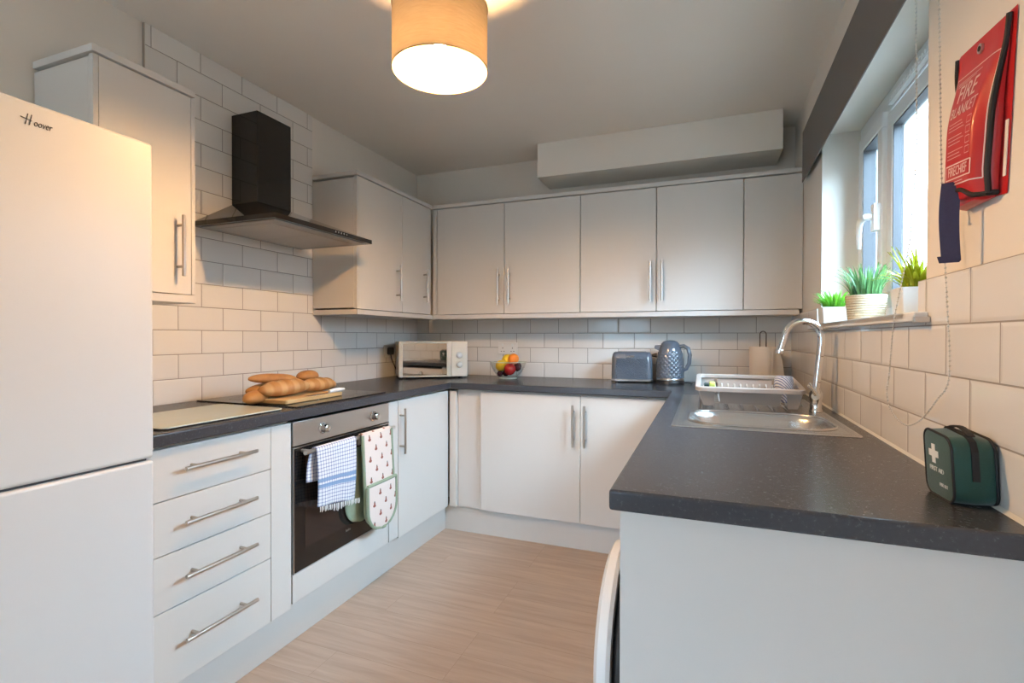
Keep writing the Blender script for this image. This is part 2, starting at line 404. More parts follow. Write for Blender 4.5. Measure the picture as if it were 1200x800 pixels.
# basket weave
m = mat('woven basket', (.50, .42, .30), .8); N, L, b = nodes(m); tc = N.new('ShaderNodeTexCoord')
w = N.new('ShaderNodeTexWave'); w.wave_type = 'BANDS'; w.bands_direction = 'Z'; w.inputs['Scale'].default_value = 38; w.inputs['Distortion'].default_value = 2; w.inputs['Detail Scale'].default_value = 6; L.new(tc.outputs['Object'], w.inputs['Vector'])
L.new(mixc(N, L, w.outputs['Fac'], (.40, .32, .20), (.62, .54, .40)), b.inputs['Base Color'])
bp = N.new('ShaderNodeBump'); bp.inputs['Strength'].default_value = .5; bp.inputs['Distance'].default_value = .002; L.new(w.outputs['Fac'], bp.inputs['Height']); L.new(bp.outputs['Normal'], b.inputs['Normal'])
MT['basket'] = m

# ------------------------------------------------------------------ setting
def struct(name, bm, m, parent=None, **k):
    o = obj(name, bm, m, parent, keep=True, **k); o['kind'] = 'structure'; return o
struct('floor', bx(-2.3, .69, YN-.2, YB+.2, -.1, 0), MT['floor'])
struct('ceiling', bx(-2.3, .69, YN-.2, YB+.2, ZC, ZC+.12), MT['ceiling'])
struct('wall_left', bx(-2.30, -2.062, YN-.2, YB+.2, 0, ZC), MT['plaster'])
struct('wall_back', bx(-2.062, .69, YB+.010, YB+.2, 0, ZC), MT['plaster'])
WY0, WY1, WZ0, WZ1 = 1.395, 2.555, 1.236, 2.085          # window opening in the right wall
b = boxes((XR0+.015, .69, YN-.2, WY0, 0, ZC), (XR0+.015, .69, WY1, YB+.03, 0, ZC), (XR0+.015, .69, WY0, WY1, 0, WZ0), (XR0+.015, .69, WY0, WY1, WZ1, ZC))
bmesh.ops.remove_doubles(b, verts=b.verts, dist=1e-5); shear_right(b); struct('wall_right', b, MT['plaster'])
DX0, DX1, DZ1 = -1.75, -.85, 2.10                         # unseen opening added behind the camera for fill light
struct('wall_front', boxes((-2.062, DX0, YN-.2, YN, 0, ZC), (DX1, .5, YN-.2, YN, 0, ZC), (DX0, DX1, YN-.2, YN, DZ1, ZC)), MT['plaster'])
# tiling (surface cladding of the walls)
ZT = ZW+.1015*4
struct('wall_left_tiles', boxes((-2.0615, XL, .90, 1.325, .86, 1.36), (-2.0615, XL, 1.325, 2.221, .86, ZC-.002), (-2.0615, XL, 2.221, YB+.009, .86, 1.36)), MT['tile_left'])
struct('wall_back_tiles', bx(XL+.0005, XR(YB)-.0005, YB, YB+.0095, .86, 1.36), MT['tile_back'])
b = boxes((XR0, XR0+.0145, WY1, YB-.001, .86, ZT), (XR0, XR0+.0145, WY0, WY1, .86, WZ0), (XR0, XR0+.0145, -.6, WY0, .86, ZT))
shear_right(b); struct('wall_right_tiles', b, MT['tile_right'])
# boxed-in pipe run under the ceiling
struct('trim_1', bx(-1.003, .385, 3.045, YB+.0095, 2.210, ZC-.001), MT['plaster'], bevel=.002)
struct('trim_2', bx(-2.0614, -2.0512, 1.3215, 1.3248, 1.362, ZC-.003), MT['filter'])
b = NB()
y0_, y1_ = YPEN+.004, YB-.001
loft(b, [[(XR(y)-.0006, y, ZW+.0002), (XR(y)-.0062, y, ZW+.0002), (XR(y)-.0006, y, ZW+.0062)] for y in (y0_, y1_)])
struct('trim_3', b, MT['cream'])
b = NB(); box(b, -2.061, -2.046, YN, .25, 0, .11); box(b, .44, .452, YN, .93, 0, .11)
struct('baseboard_left', b, MT['white'], bevel=.003)

# window in the right wall
def wbox(b, x0, x1, y0, y1, z0, z1): box(b, x0, x1, y0, y1, z0, z1)
w1 = thing('window_1', 'white plastic framed window over the sink', None, (.6, 1.975, WZ0), kind='structure')
XF = .612
def wpart(name, lst, m, parent, bevel=.003):
    b = boxes(*lst); shear_right(b); return obj(name, b, m, parent, bevel=bevel)
e = .0005
wpart('frame', [(XF, XF+.065, WY0+e, WY1-e, WZ1-.075, WZ1-e), (XF, XF+.065, WY0+e, WY1-e, WZ0+e, WZ0+.075), (XF, XF+.065, WY1-.058, WY1-e, WZ0+.075, WZ1-.075), (XF, XF+.065, WY0+e, WY0+.058, WZ0+.075, WZ1-.075),
                (XF, XF+.065, 2.165, 2.225, WZ0+.075, WZ1-.075), (XF, XF+.065, 1.60, 1.66, WZ0+.075, WZ1-.075)], MT['upvc'], w1)
def sash(y0, y1, z0, z1, proud, hs=True):
    w = .055
    s = wpart('sash', [(XF-proud, XF+.05, y0, y1, z1-w, z1), (XF-proud, XF+.05, y0, y1, z0, z0+w), (XF-proud, XF+.05, y1-w, y1, z0+w, z1-w), (XF-proud, XF+.05, y0, y0+w, z0+w, z1-w)], MT['upvc'], w1, .005)
    g_ = wpart('gasket', [(XF-proud+.004, XF+.03, y0+w, y1-w, z1-w-.005, z1-w), (XF-proud+.004, XF+.03, y0+w, y1-w, z0+w, z0+w+.005), (XF-proud+.004, XF+.03, y1-w-.005, y1-w, z0+w, z1-w), (XF-proud+.004, XF+.03, y0+w, y0+w+.005, z0+w, z1-w)], MT['rubber'], s, 0)
    wpart('pane', [(XF+.012, XF+.016, y0+w, y1-w, z0+w, z1-w)], MT['glass'], s, 0)
    return s
s1 = sash(2.195, 2.505, WZ0+.066, WZ1-.066, .018)
s2 = sash(1.632, 2.190, WZ0+.068, WZ1-.085, .004)
s3 = sash(1.440, 1.628, WZ0+.066, WZ1-.066, .018)
b = NB(); box(b, XF-.040, XF-.018, 2.202, 2.240, 1.590, 1.690)                     # espagnolette handle
tube(b, [(XF-.034, 2.221, 1.645), (XF-.060, 2.225, 1.645), (XF-.068, 2.260, 1.635), (XF-.068, 2.280, 1.60), (XF-.066, 2.285, 1.535)], [.013, .013, .012, .010, .007], 8)
shear_right(b); obj('window_handle', b, MT['upvc'], s1, bevel=.002)
b = NB(); box(b, XF-.016, XF, 1.70, 2.14, WZ1-.068, WZ1-.045)
for i in range(22): box(b, XF-.019, XF-.016, 1.705+i*.0195, 1.718+i*.0195, WZ1-.064, WZ1-.049)
shear_right(b); obj('trickle_vent', b, MT['upvc'], w1)
# sill board
b = boxes((.428, XF-.001, WY0+e, WY1-e, WZ0+.0005, WZ0+.017), (.428, XR0-.0005, 1.335, 2.62, WZ0-.004, WZ0+.017)); shear_right(b)
sl = obj('window_sill', b, MT['white'], w1, bevel=.003)
b = NB(); box(b, .425, XR0-.0005, 1.322, 1.334, WZ0-.007, WZ0+.006); shear_right(b); obj('trim_clip', b, MT['steel'], w1, bevel=.002)

# made-up glazed door behind the camera, added to let fill light in
d1 = thing('added_door', 'unseen glazed double door added behind the camera for fill light', None, ((DX0+DX1)/2, YN, 0), kind='structure')
b = NB()
for x0, x1 in ((DX0, (DX0+DX1)/2), ((DX0+DX1)/2, DX1)):
    for q in ((x0, x0+.08, .0, DZ1), (x1-.08, x1, 0, DZ1), (x0+.08, x1-.08, 0, .14), (x0+.08, x1-.08, DZ1-.08, DZ1)): box(b, q[0], q[1], YN-.12, YN-.06, q[2]+.001, q[3]-.001)
obj('door_frame', b, MT['upvc'], d1)
obj('pane', boxes((DX0+.08, (DX0+DX1)/2-.08, YN-.095, YN-.09, .14, DZ1-.08), ((DX0+DX1)/2+.08, DX1-.08, YN-.095, YN-.09, .14, DZ1-.08)), MT['glass'], d1)

# ------------------------------------------------------------------ handles
def bar_handle(parent, a, c, n, m=None, r=.0062, off=.033):
    a = Vector(a); c = Vector(c); n = Vector(n); d = (c-a).normalized(); Ln = (c-a).length
    b = NB(); cyl(b, a+n*off, c+n*off, r, n=14)
    for q in (.16, .84): cyl(b, a+d*Ln*q - n*.0003, a+d*Ln*q+n*off, r*.8, n=10)
    return obj('handle', b, m or MT['nickel'], parent, smooth=True, label='satin metal bar handle')

# ------------------------------------------------------------------ base units, left run
G = .0016
du = thing('drawer_unit', 'pale grey four drawer base unit beside the white fridge', 'cabinet', (-1.76, 1.2, .155))
obj('carcass', bx(-2.045, XD-.021, .935, 1.476, .155, .8795), MT['carcass'], du, bevel=.001)
obj('filler_panel', bx(XD-.0205, XD+.0002, 1.3825, 1.476, .158, .868), MT['door'], du, bevel=.001)
for (z0, z1), hz in zip(((.717, .868), (.558, .714), (.393, .555), (.158, .390)), (.803, .641, .480, .289)):
    dr = obj('drawer_front', bx(XD-.0195, XD, .938, 1.3805, z0, z1), MT['door'], du, bevel=.0012)
    bar_handle(dr, (XD, 1.040, hz), (XD, 1.294, hz), (1, 0, 0))
oc = thing('oven_housing', 'pale grey cabinet boxing round the built-in oven', 'cabinet', (-1.76, 1.79, .155))
obj('carcass', boxes((-2.045, XD-.021, 1.478, 1.4815, .155, .8795), (-2.045, XD-.021, 2.107, 2.111, .155, .8795), (-2.045, XD-.021, 1.4815, 2.107, .155, .268)), MT['carcass'], oc)
obj('lower_panel', bx(XD-.0195, XD, 1.4835, 2.105, .170, .280), MT['door'], oc, bevel=.0012)
obj('filler_panel', bx(XD-.0195, XD, 2.110, 2.1885, .168, .868), MT['door'], oc, bevel=.0012)
bc = thing('base_cabinet', 'pale grey one door base cabinet between the oven and the corner', 'cabinet', (-1.76, 2.46, .155))
obj('carcass', bx(-2.045, XD-.021, 2.192, 2.728, .155, .8795), MT['carcass'], bc, bevel=.001)
dr = obj('door', bx(XD-.0195, XD, 2.194, 2.727, .158, .868), MT['door'], bc, bevel=.0012)
bar_handle(dr, (XD, 2.207, .595), (XD, 2.207, .828), (1, 0, 0))
# ------------------------------------------------------------------ base units, back run
bb = thing('base_cabinet', 'pale grey two door base cabinet under the back worktop', 'cabinet', (-.70, 3.0, .155))
obj('carcass', bx(-1.415, -.13, YD+.0205, YB-.002, .155, .8795), MT['carcass'], bb, bevel=.001)
obj('corner_post', bx(-1.462, -1.418, YD-.005, YD+.03, .158, .868), MT['door'], bb, bevel=.002)
for x0, x1, hx in ((-1.252, -.6475, -.684), (-.6445, -.150, -.618)):
    dr = obj('door', bx(x0, x1, YD, YD+.0195, .158, .868), MT['door'], bb, bevel=.0015)
    bar_handle(dr, (hx, YD, .587), (hx, YD, .818), (0, -1, 0))
# plinths
o = obj('plinth', bx(-1.53, -1.51, .93, 2.784, .0005, .1545), MT['plinth'], bevel=.001); tag(o, 'pale grey plinth board under the drawers and oven', 'kickboard')
o = obj('plinth', bx(-1.5095, -.115, 2.765, 2.785, .0005, .1545), MT['plinth'], bevel=.001); tag(o, 'pale grey plinth board under the back two door cabinet', 'kickboard')
# ------------------------------------------------------------------ peninsula
o = obj('end_panel', bx(-.1455, XR(.94)-.001, .936, .954, .0005, .8795), MT['carcass'], bevel=.001); tag(o, 'large plain grey end panel under the near worktop edge', 'panel')
wm = thing('washing_machine', 'white washing machine just showing behind the near end panel', 'washing machine', (.13, 1.26, 0))
obj('body', bx(-.1500, .42, .962, 1.556, .012, .85), MT['white'], wm, bevel=.012, seg=4)
for x in (-.14, .37):
    for y in (.98, 1.51): obj('foot', bx(x, x+.03, y, y+.03, .0003, .0135), MT['blackplastic'], wm)
CY, CZ = 1.262, .46
b = NB(); lathe(b, [(.225, -.1508), (.215, -.172), (.19, -.182)], (0, CY, CZ), 48, axis='x'); obj('porthole_gasket', b, MT['blackplastic'], wm, smooth=True)
b = NB()
prof = [(.150, -.182), (.168, -.214), (.195, -.222), (.215, -.212), (.222, -.192), (.215, -.184), (.150, -.182)]
lathe(b, prof, (0, CY, CZ), 48, axis='x', cap0=False, cap1=False); dr = obj('porthole_door', b, MT['white'], wm, smooth=True)
b = NB(); lathe(b, [(.151, -.190), (.14, -.212), (.10, -.224), (.05, -.230), (.004, -.231)], (0, CY, CZ), 48, axis='x'); obj('porthole_glass', b, MT['black'], dr, smooth=True)
obj('control_panel', bx(-.1535, -.1505, .985, 1.53, .74, .835), MT['white'], wm, bevel=.003)
b = NB(); cyl(b, (-.172, 1.26, .787), (-.1534, 1.26, .787), .024, .028); obj('dial', b, MT['chrome'], wm, bevel=.002)
sb = thing('base_cabinet', 'pale grey sink cabinet under the draining board', 'cabinet', (.14, 2.13, .155))
obj('carcass', boxes((-.125, .42, 1.560, 1.576, .155, .8795), (-.125, .42, 2.70, 2.716, .155, .8795), (-.125, .42, 1.576, 2.70, .155, .172)), MT['carcass'], sb)
for y0, y1, hy in ((1.561, 2.117, 2.08), (2.120, 2.716, 2.157)):
    dr = obj('door', bx(-.1455, -.126, y0, y1, .158, .868), MT['door'], sb, bevel=.0012); bar_handle(dr, (-.1455, hy, .595), (-.1455, hy, .828), (-1, 0, 0))
o = obj('plinth', bx(-.105, -.087, 1.56, 2.76, .0005, .1545), MT['plinth'], bevel=.001); tag(o, 'pale grey plinth board under the sink cabinet', 'kickboard')

# ------------------------------------------------------------------ worktop (one continuous U with the sink cut out)
b = NB(); a1 = XR(YPEN)-.0006; a2 = XR(YB)-.0006
prism(b, [(XL+.0006, .932), (XW, .932), (XW, YWB), (XPEN, YWB), (XPEN, YPEN), (a1, YPEN), (a2, YB-.0006), (XL+.0006, YB-.0006)], ZWB, ZW)
wt = obj('worktop', b, MT['worktop'], keep=True, bevel=.006, seg=3); tag(wt, 'dark slate laminate worktop running round three sides of the room', 'worktop')
b = NB(); prism(b, rrect(-.062, .388, 1.685, 2.03, .11), .80, 1.0)
ct = obj('cutter', b, MT['worktop'], keep=True)
md = wt.modifiers.new('cut', 'BOOLEAN'); md.operation = 'DIFFERENCE'; md.object = ct; md.solver = 'EXACT'
bake(wt); bpy.data.objects.remove(ct)
for p in wt.data.polygons: p.use_smooth = False

# ------------------------------------------------------------------ wall cabinets
ZB, ZD0, ZD1, ZT1 = 1.317, 1.348, 2.063, 2.091
def x_front(root, y0, y1, doors, left_end=True):
    """cabinet on the left wall, facing +x"""
    obj('carcass', bx(XL+.0006, XU-.0205, y0, y1, ZD0+.005, ZD1-.006), MT['carcass'], root, bevel=.001)
    obj('pelmet', bx(XL+.0006, XU+.002, y0, y1, ZB, ZD0-.0035), MT['carcass'], root, bevel=.0015)
    obj('cornice', bx(XL+.0006, XU+.004, y0-(.004 if left_end else 0), y1, ZD1+.0055, ZT1), MT['carcass'], root, bevel=.0015)
    for d0, d1, hy, hz in doors:
        dr = obj('door', bx(XU-.0195, XU, d0, d1, ZD0, ZD1), MT['door'], root, bevel=.0012)
        if hy: bar_handle(dr, (XU, hy, hz), (XU, hy, hz+.215), (1, 0, 0))
c = thing('wall_cabinet', 'pale grey single wall cabinet high above the white fridge', 'wall cabinet', (-1.9, 1.14, ZB))
x_front(c, .976, 1.304, [(.992, 1.2885, 1.238, 1.409)])
obj('end_post', boxes((XU-.0195, XU+.0005, .976, .9905, ZD0, ZD1), (XU-.0195, XU+.0005, 1.290, 1.304, ZD0, ZD1)), MT['carcass'], c, bevel=.001)
c = thing('wall_cabinet', 'pale grey two door wall cabinet on the left wall past the hood', 'wall cabinet', (-1.9, 2.61, ZB))
x_front(c, 2.2215, 3.0205, [(2.235, 2.6535, 2.593, 1.414), (2.6565, 2.998, 2.905, 1.426)])
obj('end_post', bx(XU-.0195, XU+.0005, 2.2215, 2.2335, ZD0, ZD1), MT['carcass'], c, bevel=.001)
def y_front(root, x0, x1, doors, xe=0):
    obj('carcass', bx(x0+.0004, x1-.0004+xe, YU+.0205, YB-.0006, ZD0+.005, ZD1-.006), MT['carcass'], root, bevel=.001)
    obj('pelmet', bx(x0, x1, YU-.002, YB-.0006, ZB, ZD0-.0035), MT['carcass'], root)
    obj('cornice', bx(x0, x1+xe, YU-.004, YB-.0006, ZD1+.0055, ZT1), MT['carcass'], root)
    for d0, d1, hx in doors:
        dr = obj('door', bx(d0, d1, YU, YU+.0195, ZD0, ZD1), MT['door'], root, bevel=.0012)
        bar_handle(dr, (hx, YU, 1.405), (hx, YU, 1.637), (0, -1, 0))
c = thing('wall_cabinet', 'pale grey two door wall cabinet over the fruit bowl', 'wall cabinet', (-1.2, 3.17, ZB))
y_front(c, -1.7495, -.7165, [(-1.712, -1.2200, -1.254), (-1.2160, -.7185, -1.180)])
obj('corner_post', boxes((XU+.0045, -1.7155, YU-.001, YU+.02, ZD0, ZD1)), MT['carcass'], c, bevel=.001)
c = thing('wall_cabinet', 'pale grey two door wall cabinet over the toaster with blank end panel', 'wall cabinet', (-.12, 3.17, ZB))
y_front(c, -.7155, XR(3.0)-.0035, [(-.7145, -.2690, -.300), (-.2650, .191, -.235)], .0165)
obj('blank_panel', bx(.1955, XR(3.0)+.0130, YU+.004, YU+.0195, ZD0, ZD1), MT['door'], c, bevel=.001)

# ------------------------------------------------------------------ fridge freezer
fr = thing('fridge_freezer', 'tall white fridge freezer standing at the left edge', 'fridge', (-1.72, .63, 0))
FX = -1.40
obj('body', bx(-2.03, FX-.062, .345, .921, .02, 1.714), MT['white'], fr, bevel=.006)
for x in (-1.98, -1.53):
    for y in (.38, .85): obj('foot', bx(x, x+.04, y, y+.04, .0003, .021), MT['blackplastic'], fr)
obj('door_seal', boxes((FX-.063, FX-.054, .352, .914,   .07, .858), (FX-.063, FX-.054, .352, .914, .872, 1.705)), MT['rubber'], fr)
ud = obj('fridge_door', bx(FX-.055, FX, .343, .924, .8665, 1.717), MT['fridge'], fr, bevel=.009, seg=4)
ld = obj('freezer_door', bx(FX-.055, FX, .343, .924, .055, .8605), MT['fridge'], fr, bevel=.009, seg=4)
obj('grip_rail', bx(FX-.05, FX-.012, .36, .91, .8600, .8667), MT['rubber'], fr)
b = text_bm('oover', .0140, ext=.0005, shear=.25, align='LEFT')
for v in b.verts: v.co.y *= 1.55
bmesh.ops.transform(b, matrix=Matrix(((0, 0, 1, FX+.0006), (1, 0, 0, .6635), (0, 1, 0, 1.6715), (0, 0, 0, 1))), verts=b.verts)
for s, ss in ((0, 0),):
    for y0 in (.6485, .6555): prism_x(b, [(y0, 1.664), (y0+.0018, 1.664), (y0+.0062, 1.688), (y0+.0044, 1.688)], FX+.0002, FX+.001)
    prism_x(b, [(.641, 1.6765), (.661, 1.6735), (.661, 1.675), (.641, 1.6785)], FX+.0002, FX+.001)
obj('logo', b, MT['blackplastic'], ud, label='small dark script logo')

# ------------------------------------------------------------------ oven
ov = thing('oven', 'built-in steel and black glass oven with towel and glove on its rail', 'oven', (-1.76, 1.79, .285))
obj('cavity', bx(-2.0, XD-.03, 1.485, 2.104, .285, .866), MT['blackplastic'], ov)
obj('fascia', bx(XD-.028, XD+.004, 1.4835, 2.105, .7745, .868), MT['steel'], ov, bevel=.0015)
dr = obj('door', bx(XD-.028, XD+.003, 1.4835, 2.105, .285, .770), MT['black'], ov, bevel=.002)
obj('door_trim', boxes((XD-.027, XD+.0045, 1.4832, 1.488, .285, .770), (XD-.027, XD+.0045, 2.1005, 2.1053, .285, .770), (XD-.027, XD+.0045, 1.488, 2.1005, .7655, .770)), MT['steel'], dr)
obj('inner_window', bx(XD+.0028, XD+.0036, 1.545, 2.045, .365, .735), MT['ovenwindow'], dr)
b = text_bm('beko', .016, align='CENTER')
bmesh.ops.transform(b, matrix=Matrix(((0, 0, 1, XD+.0035), (1, 0, 0, 1.80), (0, 1, 0, .345), (0, 0, 0, 1))), verts=b.verts); obj('badge', b, MT['steel'], dr)
XH = XD+.046
b = NB(); cyl(b, (XH, 1.50, .752), (XH, 2.088, .752), .0085, n=14)
for y in (1.53, 2.06): cyl(b, (XD+.002, y, .752), (XH, y, .752), .007, n=12)
obj('handle', b, MT['steel'], dr, smooth=True)
for y in (1.640, 1.974):
    b = NB(); lathe(b, [(.024, XD+.0038), (.024, XD+.009), (.0185, XD+.011), (.0165, XD+.034), (.013, XD+.037)], (0, y, .822), 28, axis='x')
    box(b, XD+.036, XD+.0385, y-.0015, y+.0015, .824, .837)
    obj('knob', b, MT['chrome'], ov, smooth=True)

# ------------------------------------------------------------------ hob
hb = thing('hob', 'black glass ceramic hob set in the left worktop', 'hob', (-1.765, 1.80, ZW))
obj('glass_plate', bx(-2.03, -1.478, 1.515, 2.095, ZW+.0003, ZW+.006), MT['black'], hb, bevel=.0015)
for x, y, r in ((-1.62, 1.66, .09), (-1.90, 1.66, .075), (-1.62, 1.95, .075), (-1.90, 1.95, .09)):
    b = NB(); lathe(b, [(r, .0058), (r, .0064), (r-.003, .0064), (r-.003, .0058), (r, .0058)], (x, y, ZW), 48, cap0=False, cap1=False); obj('cooking_ring', b, MT['hoodsteel'], hb)

# ------------------------------------------------------------------ cooker hood
hd = thing('cooker_hood', 'black chimney cooker hood above the hob', 'cooker hood', (-1.9, 1.82, 1.665))
hx1, hy0, hy1, hz0, hz1 = -1.59, 1.516, 2.136, 1.668, 1.688
cy0, cy1, cx1, cz0 = 1.708, 1.906, -1.893, 1.805
wall = XL+.0006
obj('chimney', bx(wall, cx1, cy0, cy1, cz0+.0005, 2.218), MT['blackglass'], hd, bevel=.002)
b = NB()
loft(b, [[(wall, hy0+.004, hz1+.0004), (hx1-.004, hy0+.004, hz1+.0004), (hx1-.004, hy1-.004, hz1+.0004), (wall, hy1-.004, hz1+.0004)],
         [(wall, cy0, cz0), (cx1, cy0, cz0), (cx1, cy1, cz0), (wall, cy1, cz0)]])
obj('canopy', b, MT['blackglass'], hd)
b = NB(); R0 = [(wall, hy0), (hx1, hy0), (hx1, hy1), (wall, hy1)]; q = .022; R1 = [(wall+q, hy0+q), (hx1-q, hy0+q), (hx1-q, hy1-q), (wall+q, hy1-q)]
loft(b, [[(x, y, hz1) for x, y in R0], [(x, y, hz0) for x, y in R0], [(x, y, hz0) for x, y in R1], [(x, y, hz0+.012) for x, y in R1]], c0=True, c1=True)
rim = obj('rim', b, [MT['black']], hd)
q = .022; obj('underside', boxes((wall+q+.001, hx1-q-.001, hy0+q+.001, hy0+.058, hz0-.004, hz0+.006), (wall+q+.001, hx1-q-.001, hy1-.058, hy1-q-.001, hz0-.004, hz0+.006), (wall+q+.001, wall+.06, hy0+.058, hy1-.058, hz0-.004, hz0+.006), (hx1-.075, hx1-q-.001, hy0+.058, hy1-.058, hz0-.004, hz0+.006)), MT['hoodsteel'], hd, bevel=.001)
for y0, y1 in ((hy0+.059, (hy0+hy1)/2-.001), ((hy0+hy1)/2+.001, hy1-.059)):
    obj('grease_filter', bx(wall+.061, hx1-.076, y0, y1, hz0-.006, hz0+.004), MT['filter'], hd, bevel=.002)
for i in range(5):
    b = NB(); cyl(b, (hx1-.001, 1.865+.019*i, 1.679), (hx1+.0025, 1.865+.019*i, 1.679), .0042, n=12); obj('button', b, MT['chrome'], rim)

# ------------------------------------------------------------------ glass worktop saver
b = NB(); P = [(-1.815, 1.075), (-1.50, .985), (-1.492, 1.475), (-1.80, 1.478)]
P = rrect(-1.82, -1.487, 1.005, 1.462, .02)
prism(b, P, ZW+.003, ZW+.008); o = obj('worktop_saver', b, MT['saver'], bevel=.0015); tag(o, 'pale green tinted glass worktop saver between the fridge and the hob', 'worktop saver')
for x in (-1.79, -1.52):
    for y in (1.04, 1.43):
        fe = NB(); cyl(fe, (x, y, ZW+.0002), (x, y, ZW+.0031), .006, n=12); obj('foot', fe, MT['rubber'], o)

# ------------------------------------------------------------------ bread board, loaves, knife
BZ = ZW+.0063
br = thing('bread_board', 'pale wooden bread board lying on the black hob', 'chopping board', (-1.665, 1.70, BZ), rz=math.radians(2))
b = NB(); prism(b, rrect(-.105, .105, -.165, .185, .012), .0004, .018); obj('board', b, MT['boardwood'], br, bevel=.003, local=True)
def loaf(name, label, c, length, w, h, yaw, m, pitch=0, scores=0, taper=.55, bend=0):
    b = NB(); uvl = b.loops.layers.uv.verify(); n = 26; ns = 34; rings = []
    for i in range(ns+1):
        t = -1+2*i/ns; tt = max(0, 1-abs(t)**2.6)**taper
        rid = 1+(.085*math.cos(2*PI*scores*(t+1)/2) if scores else 0)
        ring = []
        for k in range(n):
            a = 2*PI*k/n; y = math.cos(a)*w/2*max(tt, .02); z = math.sin(a)*h/2*max(tt, .02)
            z = z*(.75 if z < 0 else 1)*(rid if z > 0 else 1)
            ring.append(Vector((y+bend*(1-t*t), t*length/2, z+h*.375)))
        rings.append(ring)
    R = loft(b, rings)
    for f in b.faces:
        for lp in f.loops: lp[uvl].uv = (lp.vert.co.x, lp.vert.co.y)
    bmesh.ops.rotate(b, cent=(0, 0, 0), matrix=Matrix.Rotation(pitch, 3, 'X'), verts=b.verts)
    bmesh.ops.rotate(b, cent=(0, 0, 0), matrix=Matrix.Rotation(yaw, 3, 'Z'), verts=b.verts)
    bmesh.ops.translate(b, vec=c, verts=b.verts)
    o = obj(name, b, m, smooth=True); return tag(o, label, 'bread', 'bread on the wooden board')
BT = BZ+.018
loaf('bread_loaf', 'small plain loaf lying half off the near end of the bread board', (-1.70, 1.524, BZ+.001), .165, .075, .062, .45, MT['crustplain'])
loaf('bread_loaf', 'large scored loaf at the front left of the bread pile', (-1.66, 1.635, BT+.006), .245, .095, .076, -.12, MT['crust'], .03, 4)
loaf('bread_loaf', 'large scored loaf at the far end of the bread board', (-1.685, 1.862, BT+.001), .23, .095, .070, .10, MT['crust'], -.05, 4)
loaf('baguette', 'slim baguette lying across the top of the bread pile', (-1.745, 1.655, BT+.052), .25, .056, .048, -.06, MT['crustplain'], -.07)
loaf('bread_roll', 'round bread roll perched on top of the far loaf', (-1.735, 1.845, BT+.046), .13, .08, .058, .2, MT['crustplain'])
loaf('bread_loaf', 'long plain loaf underneath at the back of the bread pile', (-1.765, 1.70, BT), .33, .085, .066, -.02, MT['crustplain'])
kn = thing('bread_knife', 'bread knife with pale handle on the front edge of the board', 'knife', (-1.575, 1.76, BT+.001), rz=math.radians(2))
b = NB(); prism(b, [(-.010, -.10), (.012, -.085), (.014, .05), (-.010, .05)], .0006, .0022); obj('blade', b, MT['steelblade'], kn, local=True)
b = NB(); tube(b, [(.002, .045, .008), (.002, .07, .009), (.003, .11, .009), (.003, .145, .008)], [.007, .009, .010, .007], 12); obj('handle', b, MT['white'], kn, local=True, smooth=True)

# ------------------------------------------------------------------ tea towel and oven glove on the oven rail
def drape(name, y0, y1, zf, zb, m, parent=None, r=.0115, ny=18, amp=.006, fz=None, skewf=0, seedv=0, out=.012, backshift=0):
    """cloth over the rail: front hangs to zf, back to zb; uv in metres (v from the front hem)"""
    zr = .752; path = []
    nf = 22
    for i in range(nf+1): path.append((XH+r+out*math.sin(PI*i/nf*.5)*(1-i/nf), zf+(zr-zf)*i/nf, i/nf))
    for k in range(1, 8):
        a = PI*k/8; path.append((XH+r*math.cos(a), zr+r*math.sin(a), 1))
    for i in range(1, 9): path.append((XH-r-.002*math.sin(PI*i/8), zr-(zr-zb)*i/8, 1-i/8))
    g = []; uv = []; s = 0; prev = None
    for (x, z, fl) in path:
        if prev: s += math.hypot(x-prev[0], z-prev[1])
        prev = (x, z); row = []; ur = []
        for j in range(ny+1):
            q = j/ny; y = y0+(y1-y0)*q
            wv = amp*(1-fl)*(math.sin(q*9+seedv)+.5*math.sin(q*19+2*seedv+z*9))*.8
            dz = skewf*(1-fl)*(q-.5)
            dy = .012*(1-fl)*math.sin(q*4+seedv)
            xx = x + (wv if x > XH else wv*.2)
            row.append((max(xx, XD+.0065), y+dy-(backshift*(1-fl)**.5 if x < XH else 0), z+dz)); ur.append((y-y0, s))
        g.append(row); uv.append(ur)
    b = NB(); sheet(b, g, uv); return b
tw = thing('tea_towel', 'blue and white checked tea towel folded over the oven rail', 'tea towel', (XH, 1.69, .49))
b = drape('towel', 1.548, 1.785, .512, .615, MT['check'], skewf=-.035, seedv=.4, amp=.005, backshift=.035)
obj('cloth', b, MT['check'], tw, solid=.0035, smooth=True)
b = NB()
for j in range(40):
    y = 1.553+.236*j/39; q = (y-1.548)/.237; zb = .512-.035*(q-.5)+.003; x = XH+.026+.003*math.sin(j*1.7)
    ln = .018+.006*random.random()+.01*max(0, 1-abs(q-.42)*6)
    tube(b, [(x, y, zb), (x+.001, y+.001*math.sin(j), zb-ln*.6), (x-.001, y+.002*math.sin(j*2.1), zb-ln)], [.0022, .002, .0012], 5)
obj('fringe', b, MT['pot'], tw)
og = thing('oven_glove', 'double oven glove with small brown prints and sage binding on the oven rail', 'oven glove', (XH, 1.93, .33))
